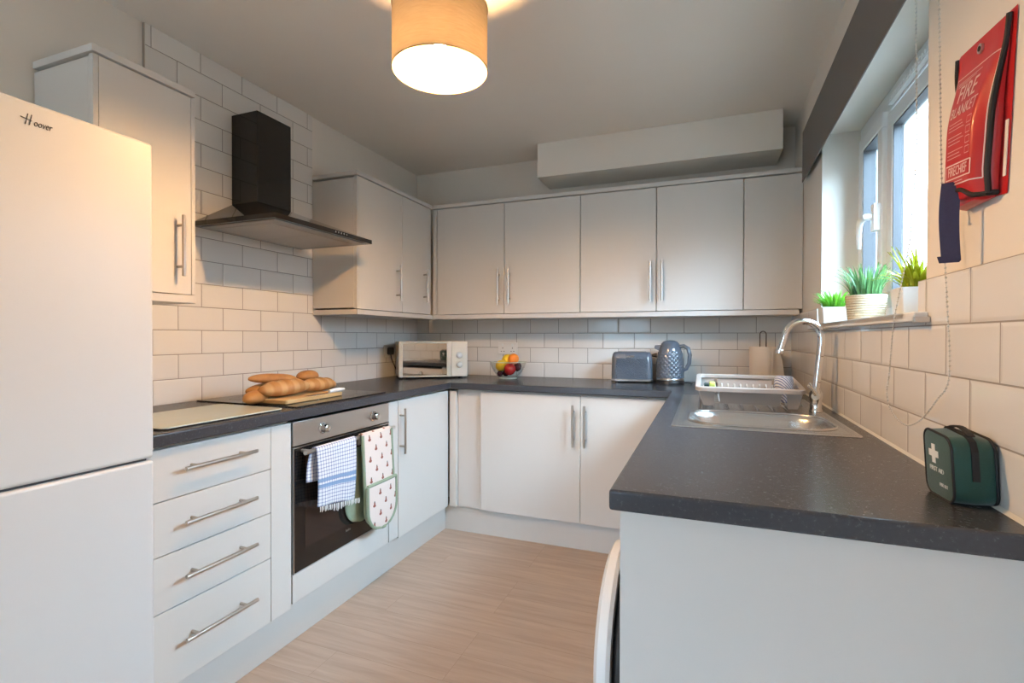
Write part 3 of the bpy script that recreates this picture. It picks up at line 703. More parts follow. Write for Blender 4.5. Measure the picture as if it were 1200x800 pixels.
def glove_strip(y0, y1, ztop, zbot, x, rnd, off=0):
    """a padded panel hanging in front of (x > XH) or behind the rail, rounded at the bottom"""
    g = []; uv = []; ny = 14; n = 24
    for i in range(n+1):
        z = ztop+(zbot-ztop)*i/n; row = []; ur = []
        d = z-zbot; hw = (y1-y0)/2
        if d < rnd: k = math.sqrt(max(0, 1-((rnd-d)/rnd)**2)); hw = hw*(1-(1-k)*min(1, rnd/hw))
        hw = max(hw, .004)
        for j in range(ny+1):
            q = -1+2*j/ny; yy = (y0+y1)/2+hw*q
            puff = .007*(1-q*q)*(1 if rnd else 1)*min(1, i/3+.3)
            row.append((x+puff+off*i/n, yy, z)); ur.append((yy-y0, z-zbot))
        g.append(row); uv.append(ur)
    return g, uv
b = NB(); g, uv = glove_strip(1.826, 2.042, .758, .525, XH+.013, 0, .012); 
g2 = [[(XH-.011, p[1], .715) for p in g[0]], [(XH-.0115, p[1], .752) for p in g[0]], [(XH-.006, p[1], .763) for p in g[0]], [(XH+.004, p[1], .765) for p in g[0]]]
uv2 = [[(u[0], .33-i*.02) for u in uv[0]] for i in range(4)]
sheet(b, g2+g, uv2+uv); obj('strap_panel', b, MT['gloveprint'], og, solid=.005, smooth=True)
b = NB(); gp, uvp = glove_strip(1.836, 2.052, .530, .322, XH+.031, .095, .004); sheet(b, gp, uvp); obj('mitt_pocket', b, MT['gloveprint'], og, solid=.006, smooth=True)
b = NB(); gq, uvq = glove_strip(1.832, 2.048, .530, .330, XH+.016, .095, .002); sheet(b, gq, uvq); obj('mitt_back', b, MT['glovegreen'], og, solid=.006, smooth=True)
b = NB(); gb, uvb = glove_strip(1.770, 1.985, .7, .362, XD+.012, .095, .0); sheet(b, [[(min(p[0], XH-.011), p[1], p[2]) for p in r] for r in gb], uvb); obj('rear_mitt', b, MT['glovegreen'], og, solid=.006, smooth=True)
b = NB()
edge = [r[0] for r in gp] + list(gp[-1][1:-1]) + [r[-1] for r in reversed(gp)]
tube(b, [(x+.002, y, z) for x, y, z in edge], .0078, 8)
tube(b, [(p[0]+.003, p[1], p[2]) for p in gp[0]], .0078, 8)
tube(b, [(r[0][0]+.001, r[0][1], r[0][2]) for r in g], .0075, 8); tube(b, [(r[-1][0]+.001, r[-1][1], r[-1][2]) for r in g], .0075, 8)
obj('binding', b, MT['glovegreen'], og, smooth=True)

# ------------------------------------------------------------------ microwave
mw = thing('microwave', 'cream microwave with mirrored door in the left back corner', 'microwave', (-1.685, 2.925, ZW), rz=math.radians(38))
W, D, H = .455, .30, .247      # local: x across the front, -y towards the room
obj('case', bx(-W/2, W/2, .012, D, .010, H), MT['cream'], mw, bevel=.01, seg=4, local=True)
for x in (-.19, .19):
    for y in (.05, .26):
        b = NB(); cyl(b, (x, y, .0003), (x, y, .011), .014, n=14); obj('foot', b, MT['blackplastic'], mw, local=True)
xd = .115
dr = obj('door', boxes((-W/2, -W/2+.026, -.006, .0118, .012, H), (xd-.028, xd, -.006, .0118, .012, H), (-W/2+.026, xd-.028, -.006, .0118, .012, .022), (-W/2+.026, xd-.028, -.006, .0118, H-.012, H)), MT['cream'], mw, bevel=.003, local=True)
obj('mirror_window', bx(-W/2+.0262, xd-.0285, -.004, .010, .0222, H-.0122), MT['mirror'], dr, local=True)
cp = obj('control_panel', bx(xd+.003, W/2, -.004, .0118, .012, H), MT['cream'], mw, bevel=.004, local=True)
for z in (.092, .155):
    b = NB(); lathe(b, [(.021, -.0042), (.021, -.010), (.017, -.024), (.014, -.026)], (.171, 0, z), 24, axis='y'); box(b, .1695, .1725, -.028, -.025, z, z+.016); obj('dial', b, MT['pot'], cp, local=True, smooth=True)
# plug on the left wall
pg = thing('wall_plug', 'black plug and lead in the tiled wall beside the microwave', 'plug', (XL, 2.93, 1.095))
obj('face_plate', bx(XL+.0003, XL+.009, 2.885, 2.975, 1.055, 1.138), MT['socket'], pg, bevel=.002)
b = NB(); prism_x(b, [(2.909+q[0], 1.072+q[1]) for q in rrect(0, .05, 0, .052, .012)], XL+.0092, XL+.036); obj('plug', b, MT['blackplastic'], pg, bevel=.004)
b = NB(); tube(b, [(XL+.024, 2.935, 1.075), (XL+.026, 2.940, 1.045), (XL+.03, 2.965, 1.00), (XL+.035, 2.99, .96), (XL+.04, 3.04, .93), (XL+.05, 3.10, .9235)], .0038, 8); obj('lead', b, MT['blackplastic'], pg, smooth=True)
# double socket
so = thing('wall_socket', 'white double wall socket above the fruit bowl', 'socket', (-1.308, YB, 1.115))
obj('face_plate', bx(-1.381, -1.235, YB-.0095, YB-.0003, 1.073, 1.157), MT['socket'], so, bevel=.003)
for x in (-1.345, -1.271):
    obj('switch', bx(x-.007, x+.007, YB-.0125, YB-.0093, 1.132, 1.148), MT['pot'], so, bevel=.001)
    obj('pin_slots', boxes((x-.0025, x+.0025, YB-.0100, YB-.0093, 1.113, 1.122), (x-.014, x-.006, YB-.0100, YB-.0093, 1.092, 1.097), (x+.006, x+.014, YB-.0100, YB-.0093, 1.092, 1.097)), MT['rubber'], so)

# ------------------------------------------------------------------ fruit bowl and fruit
FB = (-1.222, 3.10)
bo = thing('fruit_bowl', 'clear glass fruit bowl on the back worktop', 'bowl', (*FB, ZW))
b = NB(); lathe(b, [(.040, .0004), (.062, .0004), (.064, .010), (.074, .022), (.096, .050), (.112, .080), (.121, .112), (.1235, .1135), (.1185, .113), (.107, .080), (.091, .052), (.068, .026), (.055, .017), (.002, .015)], (*FB, ZW), 48, cap0=True, cap1=True)
obj('glass_body', b, MT['bowlglass'], bo, smooth=True)
b = NB(); tube(b, [(FB[0]+.1215*math.cos(2*PI*k/48), FB[1]+.1215*math.sin(2*PI*k/48), ZW+.113) for k in range(48)], .0022, 8, closed=True); obj('rim', b, MT['saver'], bo, smooth=True)
b = NB(); tube(b, [(FB[0]+.058*math.cos(2*PI*k/48), FB[1]+.058*math.sin(2*PI*k/48), ZW+.006) for k in range(48)], .0035, 8, closed=True); obj('foot_ring', b, MT['saver'], bo, smooth=True)
def fruit(name, label, dx, dy, dz, r, m, kind='round', tilt=0):
    b = NB(); c = (0, 0, 0)
    if kind == 'lemon': prof = [(.02, -1.28), (.14, -1.22), (.30, -1.08), (.68, -.75), (.93, -.3), (.97, .1), (.82, .6), (.45, .98), (.2, 1.14), (.12, 1.24), (.02, 1.27)]
    elif kind == 'apple': prof = [(.05, -.74), (.25, -.86), (.5, -.84), (.82, -.5), (1, 0), (.97, .35), (.78, .72), (.45, .88), (.22, .82), (.06, .66)]
    else: prof = [(max(.02, math.cos(a)), math.sin(a)) for a in [(-.5+i/12)*PI for i in range(13)]]
    lathe(b, [(p*r, z*r) for p, z in prof], c, 24)
    bmesh.ops.rotate(b, cent=(0, 0, 0), matrix=Matrix.Rotation(tilt, 3, 'Y') @ Matrix.Rotation(tilt*.6, 3, 'X'), verts=b.verts)
    bmesh.ops.translate(b, vec=(FB[0]+dx, FB[1]+dy, ZW+dz), verts=b.verts)
    if kind != 'apple':
        o = obj(name, b, m, smooth=True); tag(o, label, 'fruit', 'fruit in the glass bowl'); return o
    t = thing(name, label, 'fruit', (FB[0]+dx, FB[1]+dy, ZW+dz-r*.85), group='fruit in the glass bowl')
    obj('flesh', b, m, t, smooth=True)
    b = NB(); v = Matrix.Rotation(tilt, 3, 'Y') @ Matrix.Rotation(tilt*.6, 3, 'X') @ Vector((0, 0, 1)); p = Vector((FB[0]+dx, FB[1]+dy, ZW+dz)); tube(b, [p+v*r*.66, p+v*r*.9, p+v*r*1.08+Vector((.003, 0, 0))], .0016, 6); obj('stem', b, MT['stem'], t)
fruit('lemon', 'yellow lemon at the front left of the glass fruit bowl', -.035, -.032, .088, .040, MT['lemon'], 'lemon', 1.2)
fruit('lemon', 'yellow lemon on top of the fruit in the glass bowl', -.020, .030, .125, .036, MT['lemon'], 'lemon', .6)
fruit('orange', 'orange at the top of the glass fruit bowl', .034, .015, .132, .036, MT['orange'])
fruit('red_apple', 'bright red apple at the front of the glass fruit bowl', .030, -.045, .066, .039, MT['apple'], 'apple', .35)
fruit('green_apple', 'dark green apple at the left side of the glass fruit bowl', -.064, .024, .084, .032, MT['lime'], 'apple', -.3)
fruit('plum', 'dark plum low at the left of the glass fruit bowl', -.038, -.048, .036, .020, MT['plum'])
fruit('plum', 'dark plum under the lemon and beside the red apple', -.008, -.020, .040, .022, MT['plum'])
fruit('plum', 'dark red plum at the right side of the glass fruit bowl', .068, -.008, .078, .026, MT['plum'])
fruit('plum', 'dark red plum at the back right of the glass fruit bowl', .052, .042, .084, .026, MT['plum'])

# ------------------------------------------------------------------ toaster
TZ = ZW
to = thing('toaster', 'slate blue quilted two slice toaster beside the kettle', 'toaster', (-.425, 3.185, ZW), rz=math.radians(6))
TW, TD, TH = .245, .155, .188
def quilt(b, x0, x1, z0, z1, y, n=(10, 7), amp=.0055, nrm=-1):
    """diamond relief panel in the x-z plane"""
    cx, cz = (x1-x0)/n[0], (z1-z0)/n[1]; res = 4; g = []
    for i in range(n[1]*res+1):
        z = z0+cz*i/res; row = []
        for j in range(n[0]*res+1):
            x = x0+cx*j/res; a = abs(((x/cx+z/cz) % 1)-.5)*2; c = abs(((x/cx-z/cz) % 1)-.5)*2
            row.append((x, y+nrm*amp*(1-max(a, c)**2), z))
        g.append(row)
    sheet(b, g)
b = NB(); rings = []
for z, ins in ((.022, 0), (.10, .0), (.15, .003), (.172, .010), (.184, .022), (TH, .040)):
    rings.append([(x, y, z) for x, y in rrect(-TW/2+ins*.5, TW/2-ins*.5, -TD/2+ins, TD/2-ins, .035)])
loft(b, rings); body = obj('body', b, MT['grey_enamel'], to, smooth=True, local=True)
b = NB(); quilt(b, -TW/2+.030, TW/2-.030, .030, .150, -TD/2+.001); obj('quilted_front', b, MT['grey_enamel'], body, local=True, smooth=False)
b = NB(); prism(b, rrect(-TW/2-.003, TW/2+.003, -TD/2-.003, TD/2+.003, .036), .008, .0215); obj('base', b, MT['steel'], to, bevel=.003, local=True)
for x in (-.09, .09):
    for y in (-.05, .05):
        b = NB(); cyl(b, (x, y, .0003), (x, y, .0085), .01, n=12); obj('foot', b, MT['blackplastic'], to, local=True)
obj('slots', boxes((-.085, .085, -.034, -.012, TH-.001, TH+.0012), (-.085, .085, .012, .034, TH-.001, TH+.0012)), MT['blackplastic'], to, local=True)
b = text_bm('SWAN', .017); bmesh.ops.transform(b, matrix=Matrix(((1, 0, 0, -.01), (0, 0, -1, -TD/2-.0006), (0, 1, 0, .160), (0, 0, 0, 1))), verts=b.verts); obj('badge', b, MT['chrome'], body, local=True)
b = NB(); tube(b, [(TW/2-.004, 0, .166), (TW/2+.012, 0, .166), (TW/2+.026, 0, .166)], [.008, .012, .014], 14); obj('lever', b, MT['blackplastic'], to, local=True, smooth=True)
# ------------------------------------------------------------------ kettle
ke = thing('kettle', 'slate blue quilted jug kettle beside the toaster', 'kettle', (-.196, 3.145, ZW), rz=0)
b = NB(); lathe(b, [(.070, .0004), (.082, .0004), (.083, .014), (.078, .022)], (0, 0, 0), 40); obj('power_base', b, MT['blackplastic'], ke, local=True, smooth=True)
prof = [(.077, .0225), (.0775, .04), (.0765, .09), (.0735, .14), (.069, .18), (.062, .212), (.052, .232)]
def diamond_lathe(prof, n=60, rows=48, amp=.0042):
    import bisect
    b = NB(); rings = []; z0, z1 = prof[0][1], prof[-1][1]
    for i in range(rows+1):
        z = z0+(z1-z0)*i/rows; k = max(0, min(len(prof)-2, bisect.bisect([p[1] for p in prof], z)-1)); f = (z-prof[k][1])/(prof[k+1][1]-prof[k][1]); r = prof[k][0]+(prof[k+1][0]-prof[k][0])*f
        fade = max(0, min(1, (z-z0)/.02, (z1-.03-z)/.02)); ring = []
        for j in range(n*3):
            a = j/(n*3); u = a*18; w = z/.027
            d = max(abs(((u+w) % 1)-.5), abs(((u-w) % 1)-.5))*2
            rr = r+amp*fade*(1-d*d); ring.append((rr*math.cos(2*PI*a), rr*math.sin(2*PI*a), z))
        rings.append(ring)
    loft(b, rings); return b
obj('jug', diamond_lathe(prof), MT['grey_enamel'], ke, local=True, smooth=True)
b = NB(); lathe(b, [(.0545, .2325), (.052, .240), (.042, .252), (.024, .259), (.002, .261)], (0, 0, 0), 40); ld = obj('lid', b, MT['grey_enamel'], ke, local=True, smooth=True)
b = NB(); lathe(b, [(.0790, .0235), (.0800, .026), (.0795, .034), (.0775, .036)], (0, 0, 0), 40, cap0=False, cap1=False); obj('chrome_band', b, MT['steel'], ke, local=True, smooth=True)
b = NB(); tube(b, [(.045, -.01, .222), (.078, -.016, .226), (.102, -.022, .212), (.112, -.024, .175), (.108, -.022, .125), (.092, -.018, .092), (.070, -.014, .080)], [.012, .012, .0125, .012, .0115, .011, .010], 12); obj('handle', b, MT['grey_enamel'], ke, local=True, smooth=True)
b = NB()
loft(b, [[(-.052, .020, .190), (-.052, -.020, .190), (-.045, -.012, .232), (-.045, .012, .232)], [(-.092, .010, .212), (-.092, -.010, .212), (-.088, -.010, .229), (-.088, .010, .229)]])
obj('spout', b, MT['grey_enamel'], ke, local=True, bevel=.003)
b = NB(); tube(b, [(.083, -.015, .010), (.105, -.01, .012), (.125, -.015, .006), (.118, .04, .0045), (.06, .12, .0045)], .003, 8); obj('lead', b, MT['blackplastic'], ke, local=True, smooth=True)

# ------------------------------------------------------------------ kitchen roll on its holder
kr = thing('kitchen_roll', 'kitchen roll on a wire stand in the back right corner', 'kitchen roll', (.305, 3.16, ZW))
b = NB(); lathe(b, [(.001, .0004), (.075, .0004), (.075, .006), (.070, .009), (.001, .009)], (0, 0, 0), 36); obj('stand_base', b, MT['darkwire'], kr, local=True, smooth=True)
b = NB(); pts = [(-.016, 0, .0085), (-.016, 0, .295)] + [(-.016*math.cos(PI*k/8), 0, .295+.018*math.sin(PI*k/8)) for k in range(1, 8)] + [(.016, 0, .295), (.016, 0, .0085)]
tube(b, pts, .0028, 8); obj('wire_loop', b, MT['darkwire'], kr, local=True, smooth=True)
b = NB(); lathe(b, [(.021, .0095), (.068, .0095), (.070, .012), (.070, .222), (.068, .225), (.021, .225), (.021, .0095)], (0, 0, 0), 48, cap0=False, cap1=False); ro = obj('paper_roll', b, MT['paper'], kr, local=True, smooth=True)
g = []; uv = []
for i in range(9):
    z = .225-.213*i/8; row = []
    for j in range(8):
        a = -1.0+.55*min(j/3, 1); t = max(0, j-2)/5; x = .0712*math.cos(a)+(.030+.020*(i/8))*t; y = .0712*math.sin(a)+.012*t; row.append((x, y, z-.07*t*(1-i/8)))
    g.append(row)
b = NB(); sheet(b, g); obj('loose_sheet', b, MT['paper'], ro, local=True, smooth=True, solid=.001)

# ------------------------------------------------------------------ sink, tap
sk = thing('sink', 'stainless steel inset sink with drainer in the right worktop', 'sink', (.16, 2.10, ZW))
def rr3(x0, x1, y0, y1, r, z, n=8): return [(x, y, z) for x, y in rrect(x0, x1, y0, y1, r, n)]
X0, X1, Y0, Y1 = -.100, .412, 1.645, 2.555
b = NB()
loft(b, [rr3(X0, X1, Y0, Y1, .012, ZW+.0004), rr3(X0+.001, X1-.001, Y0+.001, Y1-.001, .012, ZW+.003), rr3(X0+.010, X1-.010, Y0+.010, Y1-.010, .012, ZW+.0042),
         rr3(X0+.020, X1-.020, Y0+.020, Y1-.020, .012, ZW+.0022), rr3(-.058, .384, 1.690, 2.026, .105, ZW+.0022), rr3(-.052, .378, 1.696, 2.020, .10, ZW+.0042), rr3(-.045, .371, 1.703, 2.013, .095, ZW+.001),
         rr3(-.036, .362, 1.712, 2.004, .09, ZW-.02), rr3(-.025, .350, 1.722, 1.994, .085, ZW-.12), rr3(.00, .325, 1.745, 1.97, .07, ZW-.15), rr3(.13, .195, 1.83, 1.89, .03, ZW-.155)], c0=False, c1=True)
obj('bowl_and_deck', b, MT['sinksteel'], sk, smooth=True)
b = NB(); tube(b, rr3(-.051, .377, 1.697, 2.019, .10, ZW+.004), .0045, 8, closed=True); obj('bowl_rim', b, MT['sinksteel'], sk, smooth=True)
b = NB(); cyl(b, (.163, 1.86, ZW-.1548), (.163, 1.86, ZW-.151), .034); obj('waste', b, MT['chrome'], sk, bevel=.001)
for i in range(7):
    b = NB(); x = -.02+.052*i; tube(b, [(x, 2.075, ZW+.0015), (x, 2.10, ZW+.0045), (x, 2.50, ZW+.0045), (x, 2.525, ZW+.0015)], [.003, .005, .005, .003], 8); obj('drainer_rib', b, MT['sinksteel'], sk, smooth=True)
ta = thing('tap', 'tall chrome swan neck mixer tap behind the sink', 'tap', (.378, 2.140, ZW+.003))
TX, TY, t0 = .384, 2.140, ZW+.0026
b = NB(); lathe(b, [(.0225, 0), (.0225, .006), (.0195, .012), (.019, .045), (.022, .05), (.022, .07), (.016, .078), (.014, .088)], (TX, TY, t0), 28); obj('body', b, MT['chrome'], ta, smooth=True)
pts = [(TX, TY, t0+.085), (TX+.008, TY, t0+.17), (TX+.016, TY, t0+.255)]
cxr, czr, rr = TX+.016-.0615, t0+.275, .0615
pts += [(cxr+rr*math.cos(a), TY-.02*(1-math.cos(a))/2, czr+rr*math.sin(a)) for a in [PI*k/12 for k in range(0, 12)]]
pts += [(cxr-rr-.002, TY-.02, czr), (cxr-rr-.010, TY-.021, czr-.03), (cxr-rr-.016, TY-.022, czr-.052)]
b = NB(); tube(b, pts, .0122, 16); obj('spout', b, MT['chrome'], ta, smooth=True)
e0 = Vector(pts[-1]); b = NB(); cyl(b, e0+Vector((.001, 0, .008)), e0+Vector((-.002, 0, -.008)), .0142, .0142, 20); obj('aerator', b, MT['chrome'], ta, bevel=.0015)
for s in (-1, 1):
    b = NB(); cyl(b, (TX+s*.014*.35, TY+s*.018, t0+.06), (TX+s*.010, TY+s*.048, t0+.062), .012, .014, 18); tube(b, [(TX+s*.009, TY+s*.044, t0+.066), (TX-.012+s*.010, TY+s*.052, t0+.090), (TX-.022+s*.012, TY+s*.056, t0+.102)], [.0065, .0055, .005], 10)
    obj('lever_handle', b, MT['chrome'], ta, smooth=True)

# ------------------------------------------------------------------ dish rack, sponge, cloth
dk = thing('dish_rack', 'stone grey plastic dish rack standing on the sink drainer', 'dish rack', (.165, 2.26, ZW+.004))
RX0, RX1, RY0, RY1 = -.026, .339, 2.105, 2.425; zt = 1.003; zb_ = ZW+.0098
b = NB(); ro_ = rrect(RX0-.010, RX1+.010, RY0-.010, RY1+.010, .03); ri_ = rrect(RX0+.010, RX1-.010, RY0+.010, RY1-.010, .02)
def rz_(p, z): return (p[0], p[1], z + .028*(p[1]-RY0)/(RY1-RY0))
loft(b, [[rz_(p, zt-.016) for p in ro_], [rz_(p, zt) for p in ro_], [rz_(p, zt) for p in ri_], [rz_(p, zt-.016) for p in ri_], [rz_(p, zt-.016) for p in ro_]], c0=False, c1=False)
obj('rim', b, MT['rackplastic'], dk, bevel=.003)
def slab(b, p0, p1, q0, q1, z0, z1, t):      # leaning panel: top edge p0-p1, bottom edge q0-q1 (x, y)
    d = Vector((p1[0]-p0[0], p1[1]-p0[1], 0)).normalized(); n = Vector((-d.y, d.x, 0))*t
    a = [Vector((*p0, z1)), Vector((*p1, z1)), Vector((*q1, z0)), Vector((*q0, z0))]
    loft(b, [a, [v+n for v in a]])
ins = .016
for nm, y, yb, s in (('front_panel', RY0, RY0+ins, 1), ('back_panel', RY1, RY1-ins, -1)):
    zt2 = zt-.014 if s > 0 else zt+.012
    for xa, xb, xc, xd_ in ((RX0+.004, RX0+.062, RX0+.020, RX0+.058), (RX0+.076, RX1-.070, RX0+.082, RX1-.076), (RX1-.056, RX1-.004, RX1-.050, RX1-.018)):
        b = NB(); foot = xa < RX0+.05 or xb > RX1-.02
        slab(b, (xa, y), (xb, y), (xc, yb), (xd_, yb), zb_ if foot else ZW+.022, zt2, .003*s); obj(nm, b, MT['rackplastic'], dk, bevel=.0008)
for nm, x, xb2, s in (('side_panel', RX0, RX0+ins, -1), ('side_panel', RX1, RX1-ins, 1)):
    b = NB(); slab(b, (x, RY0+.004), (x, RY1-.004), (xb2, RY0+.02), (xb2, RY1-.02), zb_, zt-.013, .003*s); obj(nm, b, MT['rackplastic'], dk, bevel=.0008)
b = NB()
for i in range(15):
    x = RX0+.03+i*.0235; box(b, x, x+.006, RY0+.018, RY1-.018, ZW+.022, ZW+.027)
for y in (RY0+.018, (RY0+RY1)/2, RY1-.022): box(b, RX0+.022, RX1-.02, y, y+.005, ZW+.0195, ZW+.0225)
obj('grid_floor', b, MT['rackplastic'], dk)
for i in range(9):
    x = RX0+.088+i*.0225
    b = NB(); tube(b, [(x, RY0+.03, ZW+.026), (x, RY0+.045, ZW+.085), (x, RY0+.055, ZW+.094), (x, RY0+.065, ZW+.085), (x, RY0+.085, ZW+.026)], .0028, 8); obj('plate_divider', b, MT['rackplastic'], dk, smooth=True)
obj('cutlery_tray', boxes((RX0+.018, RX0+.066, RY0+.03, RY1-.03, ZW+.060, ZW+.064), (RX0+.064, RX0+.067, RY0+.03, RY1-.03, ZW+.064, ZW+.082)), MT['rackplastic'], dk)
spn = thing('sponge', 'yellow green washing up sponge with dark scourer in the dish rack', 'sponge', (RX0+.045, RY0+.06, ZW+.0645))
obj('foam', bx(RX0+.042, RX0+.064, RY0+.034, RY0+.105, ZW+.0645, ZW+.098), MT['yellowsponge'], spn, bevel=.004)
obj('scourer', bx(RX0+.0225, RX0+.0415, RY0+.034, RY0+.105, ZW+.0645, ZW+.092), MT['darksponge'], spn, bevel=.003)
dc = thing('dish_cloth', 'rolled blue and white dishcloth in the right end of the dish rack', 'dishcloth', (RX1-.048, RY0+.09, ZW+.028))
b = NB(); lathe(b, [(.004, 0), (.030, .001), (.036, .012), (.037, .05), (.036, .088), (.031, .100), (.015, .098), (.004, .094)], (RX1-.056, RY0+.075, ZW+.0275), 28, sx=.92, sy=.85); obj('cloth', b, MT['dishcloth'], dc, smooth=True)
b = NB(); pts = []
for k in range(40):
    a = 2*PI*2.4*k/39; r_ = .006+.024*k/39; pts.append((RX1-.056+.92*r_*math.cos(a), RY0+.075+.85*r_*math.sin(a), ZW+.1265))
tube(b, pts, .0028, 6); obj('rolled_edge', b, MT['dishcloth'], dc, smooth=True)

# ------------------------------------------------------------------ first aid bag
fa = thing('first_aid_bag', 'small green first aid bag leaning on the tiles near the worktop end', 'first aid kit', (.4145, 1.086, ZW), rz=math.radians(3))
# local: x out of the wall (negative towards the room), y along the wall (negative towards the camera)
bw, bh, bd = .096, .113, .060
def bag_ring(x, ins, lean=-.06):
    pts = []
    for y, z in rrect(-bw/2+ins, bw/2-ins, .0006+ins*.4, bh-ins, .020, 6):
        pts.append((x+lean*z, y, z + (.006*(y/bw) if z > bh*.5 else 0)))
    return pts
b = NB(); loft(b, [bag_ring(-bd/2-.001, .010), bag_ring(-bd/2, .002), bag_ring(-bd/2+.006, 0), bag_ring(0, -.002), bag_ring(bd/2-.006, 0), bag_ring(bd/2, .003)])
bmesh.ops.recalc_face_normals(b, faces=b.faces)
body = obj('body', b, MT['green'], fa, local=True, smooth=True)
b = NB(); tube(b, bag_ring(-bd/2+.0005, .0005), .0022, 8, closed=True); tube(b, bag_ring(bd/2-.001, .0005), .0022, 8, closed=True); obj('piping', b, MT['blackbind'], fa, local=True, smooth=True)
b = NB(); zp = [p for p in bag_ring(0, -.0035)]
strip = [(0, -bw/2-.003, z) for z in (.045, .06, .08, .098)] + [(0, -bw/2-.003+.018*math.sin(a*PI/12), bh-.019+.0205*(1-math.cos(a*PI/12))-.002*0) for a in range(1, 6)]
path = [(-bw/2-.0028, .050), (-bw/2-.0028, .098), (-bw/2+.003, .114), (-bw/2+.018, .1215), (0, .1235), (bw/2-.018, .1235+.003), (bw/2-.004, .116)]
g = [[(-.0045-.06*z, y, z-.0072) for y, z in path], [(.0055-.06*z, y, z-.0072) for y, z in path]]
sheet(b, g); obj('zip', b, MT['blackbind'], body, local=True, solid=.0018)
b = NB(); g = [[(-.012+.004*i/8, -.044+.085*i/8, .1155+.010*math.sin(PI*i/8)), (-.002+.004*i/8, -.044+.085*i/8, .1155+.010*math.sin(PI*i/8))] for i in range(9)]; sheet(b, g); obj('carry_loop', b, MT['blackbind'], fa, local=True, solid=.0025, smooth=True)
xf = -bd/2-.0016
def lean_bag(q):
    for v in q.verts: v.co.x -= .06*v.co.z-.0003
b = NB()
yc, zc, s, w = .012, .074, .0165, .0058
prism_x(b, [(yc-w, zc-s), (yc+w, zc-s), (yc+w, zc-w), (yc+s, zc-w), (yc+s, zc+w), (yc+w, zc+w), (yc+w, zc+s), (yc-w, zc+s), (yc-w, zc+w), (yc-s, zc+w), (yc-s, zc-w), (yc-w, zc-w)], xf-.0004, xf+.0004)
lean_bag(b); obj('cross', b, MT['whiteprint'], body, local=True, label='white cross')
def bag_text(t, size, y, z):
    b = text_bm(t, size, .0003); bmesh.ops.transform(b, matrix=Matrix(((0, 0, -1, xf), (-1, 0, 0, y), (0, 1, 0, z), (0, 0, 0, 1))), verts=b.verts)
    lean_bag(b); return b
obj('lettering', bag_text('FIRST AID', .0115, .004, .047), MT['whiteprint'], body, local=True)
obj('small_print', bag_text('HSE KIT', .008, -.018, .024), MT['whiteprint'], body, local=True)

# ------------------------------------------------------------------ fire blanket pouch
fbk = thing('fire_blanket', 'red fire blanket pouch hung on the right wall', 'fire blanket', (.46, 1.13, 1.44))
by0, by1, bz0, bz1 = 1.030, 1.234, 1.447, 1.728
def wallx(y): return XR(y)+.0145
def ss(a, c, x): t = max(0, min(1, (x-a)/(c-a))); return t*t*(3-2*t)
ROT = math.radians(5); HY, HZ = 1.132, 1.712
def turn(y, z):                  # the pouch hangs a little askew from its eyelet
    dy, dz = y-HY, z-HZ; return HY+dy*math.cos(ROT)-dz*math.sin(ROT), HZ+dy*math.sin(ROT)+dz*math.cos(ROT)
def pouch(s, t, off=0):          # s across (0 = far end, 1 = near end), t down; the stuffed pouch draws in at the far side
    yl = by1-.058*ss(.08, .62, t); yr = by0+.007+.017*ss(.05, .5, t)
    y, z = turn(yl+(yr-yl)*min(s, .955), bz1-(bz1-bz0)*t)
    d = .004+.034*ss(.06, .60, t)*(1-.2*ss(.85, 1, t))
    if s <= .09: f = .12+.88*math.sin(PI/2*s/.09)
    elif s <= .75: f = 1-.12*(s-.09)/.66
    else: f = .88-.50*ss(.75, .93, s) if s <= .93 else .38*(1-s)/.07
    wob = .002*math.sin(9*t)*(1 if s > .85 else 0)
    return (wallx(y)-.003-d*f-off, y+wob, z)
b = NB(); n1, n2 = 26, 24
front = [[pouch(j/n2, i/n1) for j in range(n2+1)] for i in range(n1+1)]
sheet(b, front); back = []
for i in range(n1+1):
    row = []
    for yy in (by1, by0+.006):
        y, z = turn(yy, bz1+.006-(bz1-bz0+.012)*i/n1); row.append((wallx(y)-.0016, y, z))
    back.append(row)
sheet(b, back)
pz = obj('pouch', b, MT['red'], fbk, smooth=True)
# inner folded blanket showing at the open bottom
b = NB(); rings = []
for k, (zz, sc) in enumerate(((bz0+.03, .80), (bz0+.004, .80), (bz0-.008, .66), (bz0-.012, .40))):
    c = [pouch(j/16, .97) for j in range(17)]; cx = sum(p[0] for p in c)/17; cyy = (by0+by1)/2
    rings.append([(wallx(p[1])-.004-(wallx(p[1])-.003-p[0])*sc, cyy+(p[1]-cyy)*(.93 if k < 2 else .88), zz) for p in c])
loft(b, rings, closed=True); obj('folded_blanket', b, MT['red'], fbk, smooth=True)
b = NB(); 
tube(b, [(p[0]-.002, p[1], p[2]) for p in (pouch(0, i/20) for i in range(0, 21))], .0042, 8)
tube(b, [(p[0]-.001, p[1]-.001, p[2]) for p in (pouch(.93, i/24) for i in range(0, 25))], .0048, 8)
tube(b, [(p[0]-.001, p[1], p[2]) for p in (pouch(.93+.07*i/4, 1) for i in range(5))], .0048, 8)
tube(b, [(p[0]-.001, p[1], p[2]+.018*math.sin(PI*min(1, (j/20)/.93))**2) for j, p in ((j, pouch(j/20*.93, 1)) for j in range(21))], .0045, 8)
obj('binding', b, MT['blackbind'], fbk, smooth=True)
b = NB(); p = Vector(pouch(.5, .065, .0012)); cyl(b, p+Vector((.002, 0, 0)), p+Vector((-.0025, 0, 0)), .0085, n=20); ey = obj('eyelet', b, MT['steel'], pz)
b = NB(); cyl(b, p+Vector((-.0022, 0, 0)), p+Vector((-.0034, 0, 0)), .0045, n=16); obj('eyelet_hole', b, MT['blackbind'], ey)
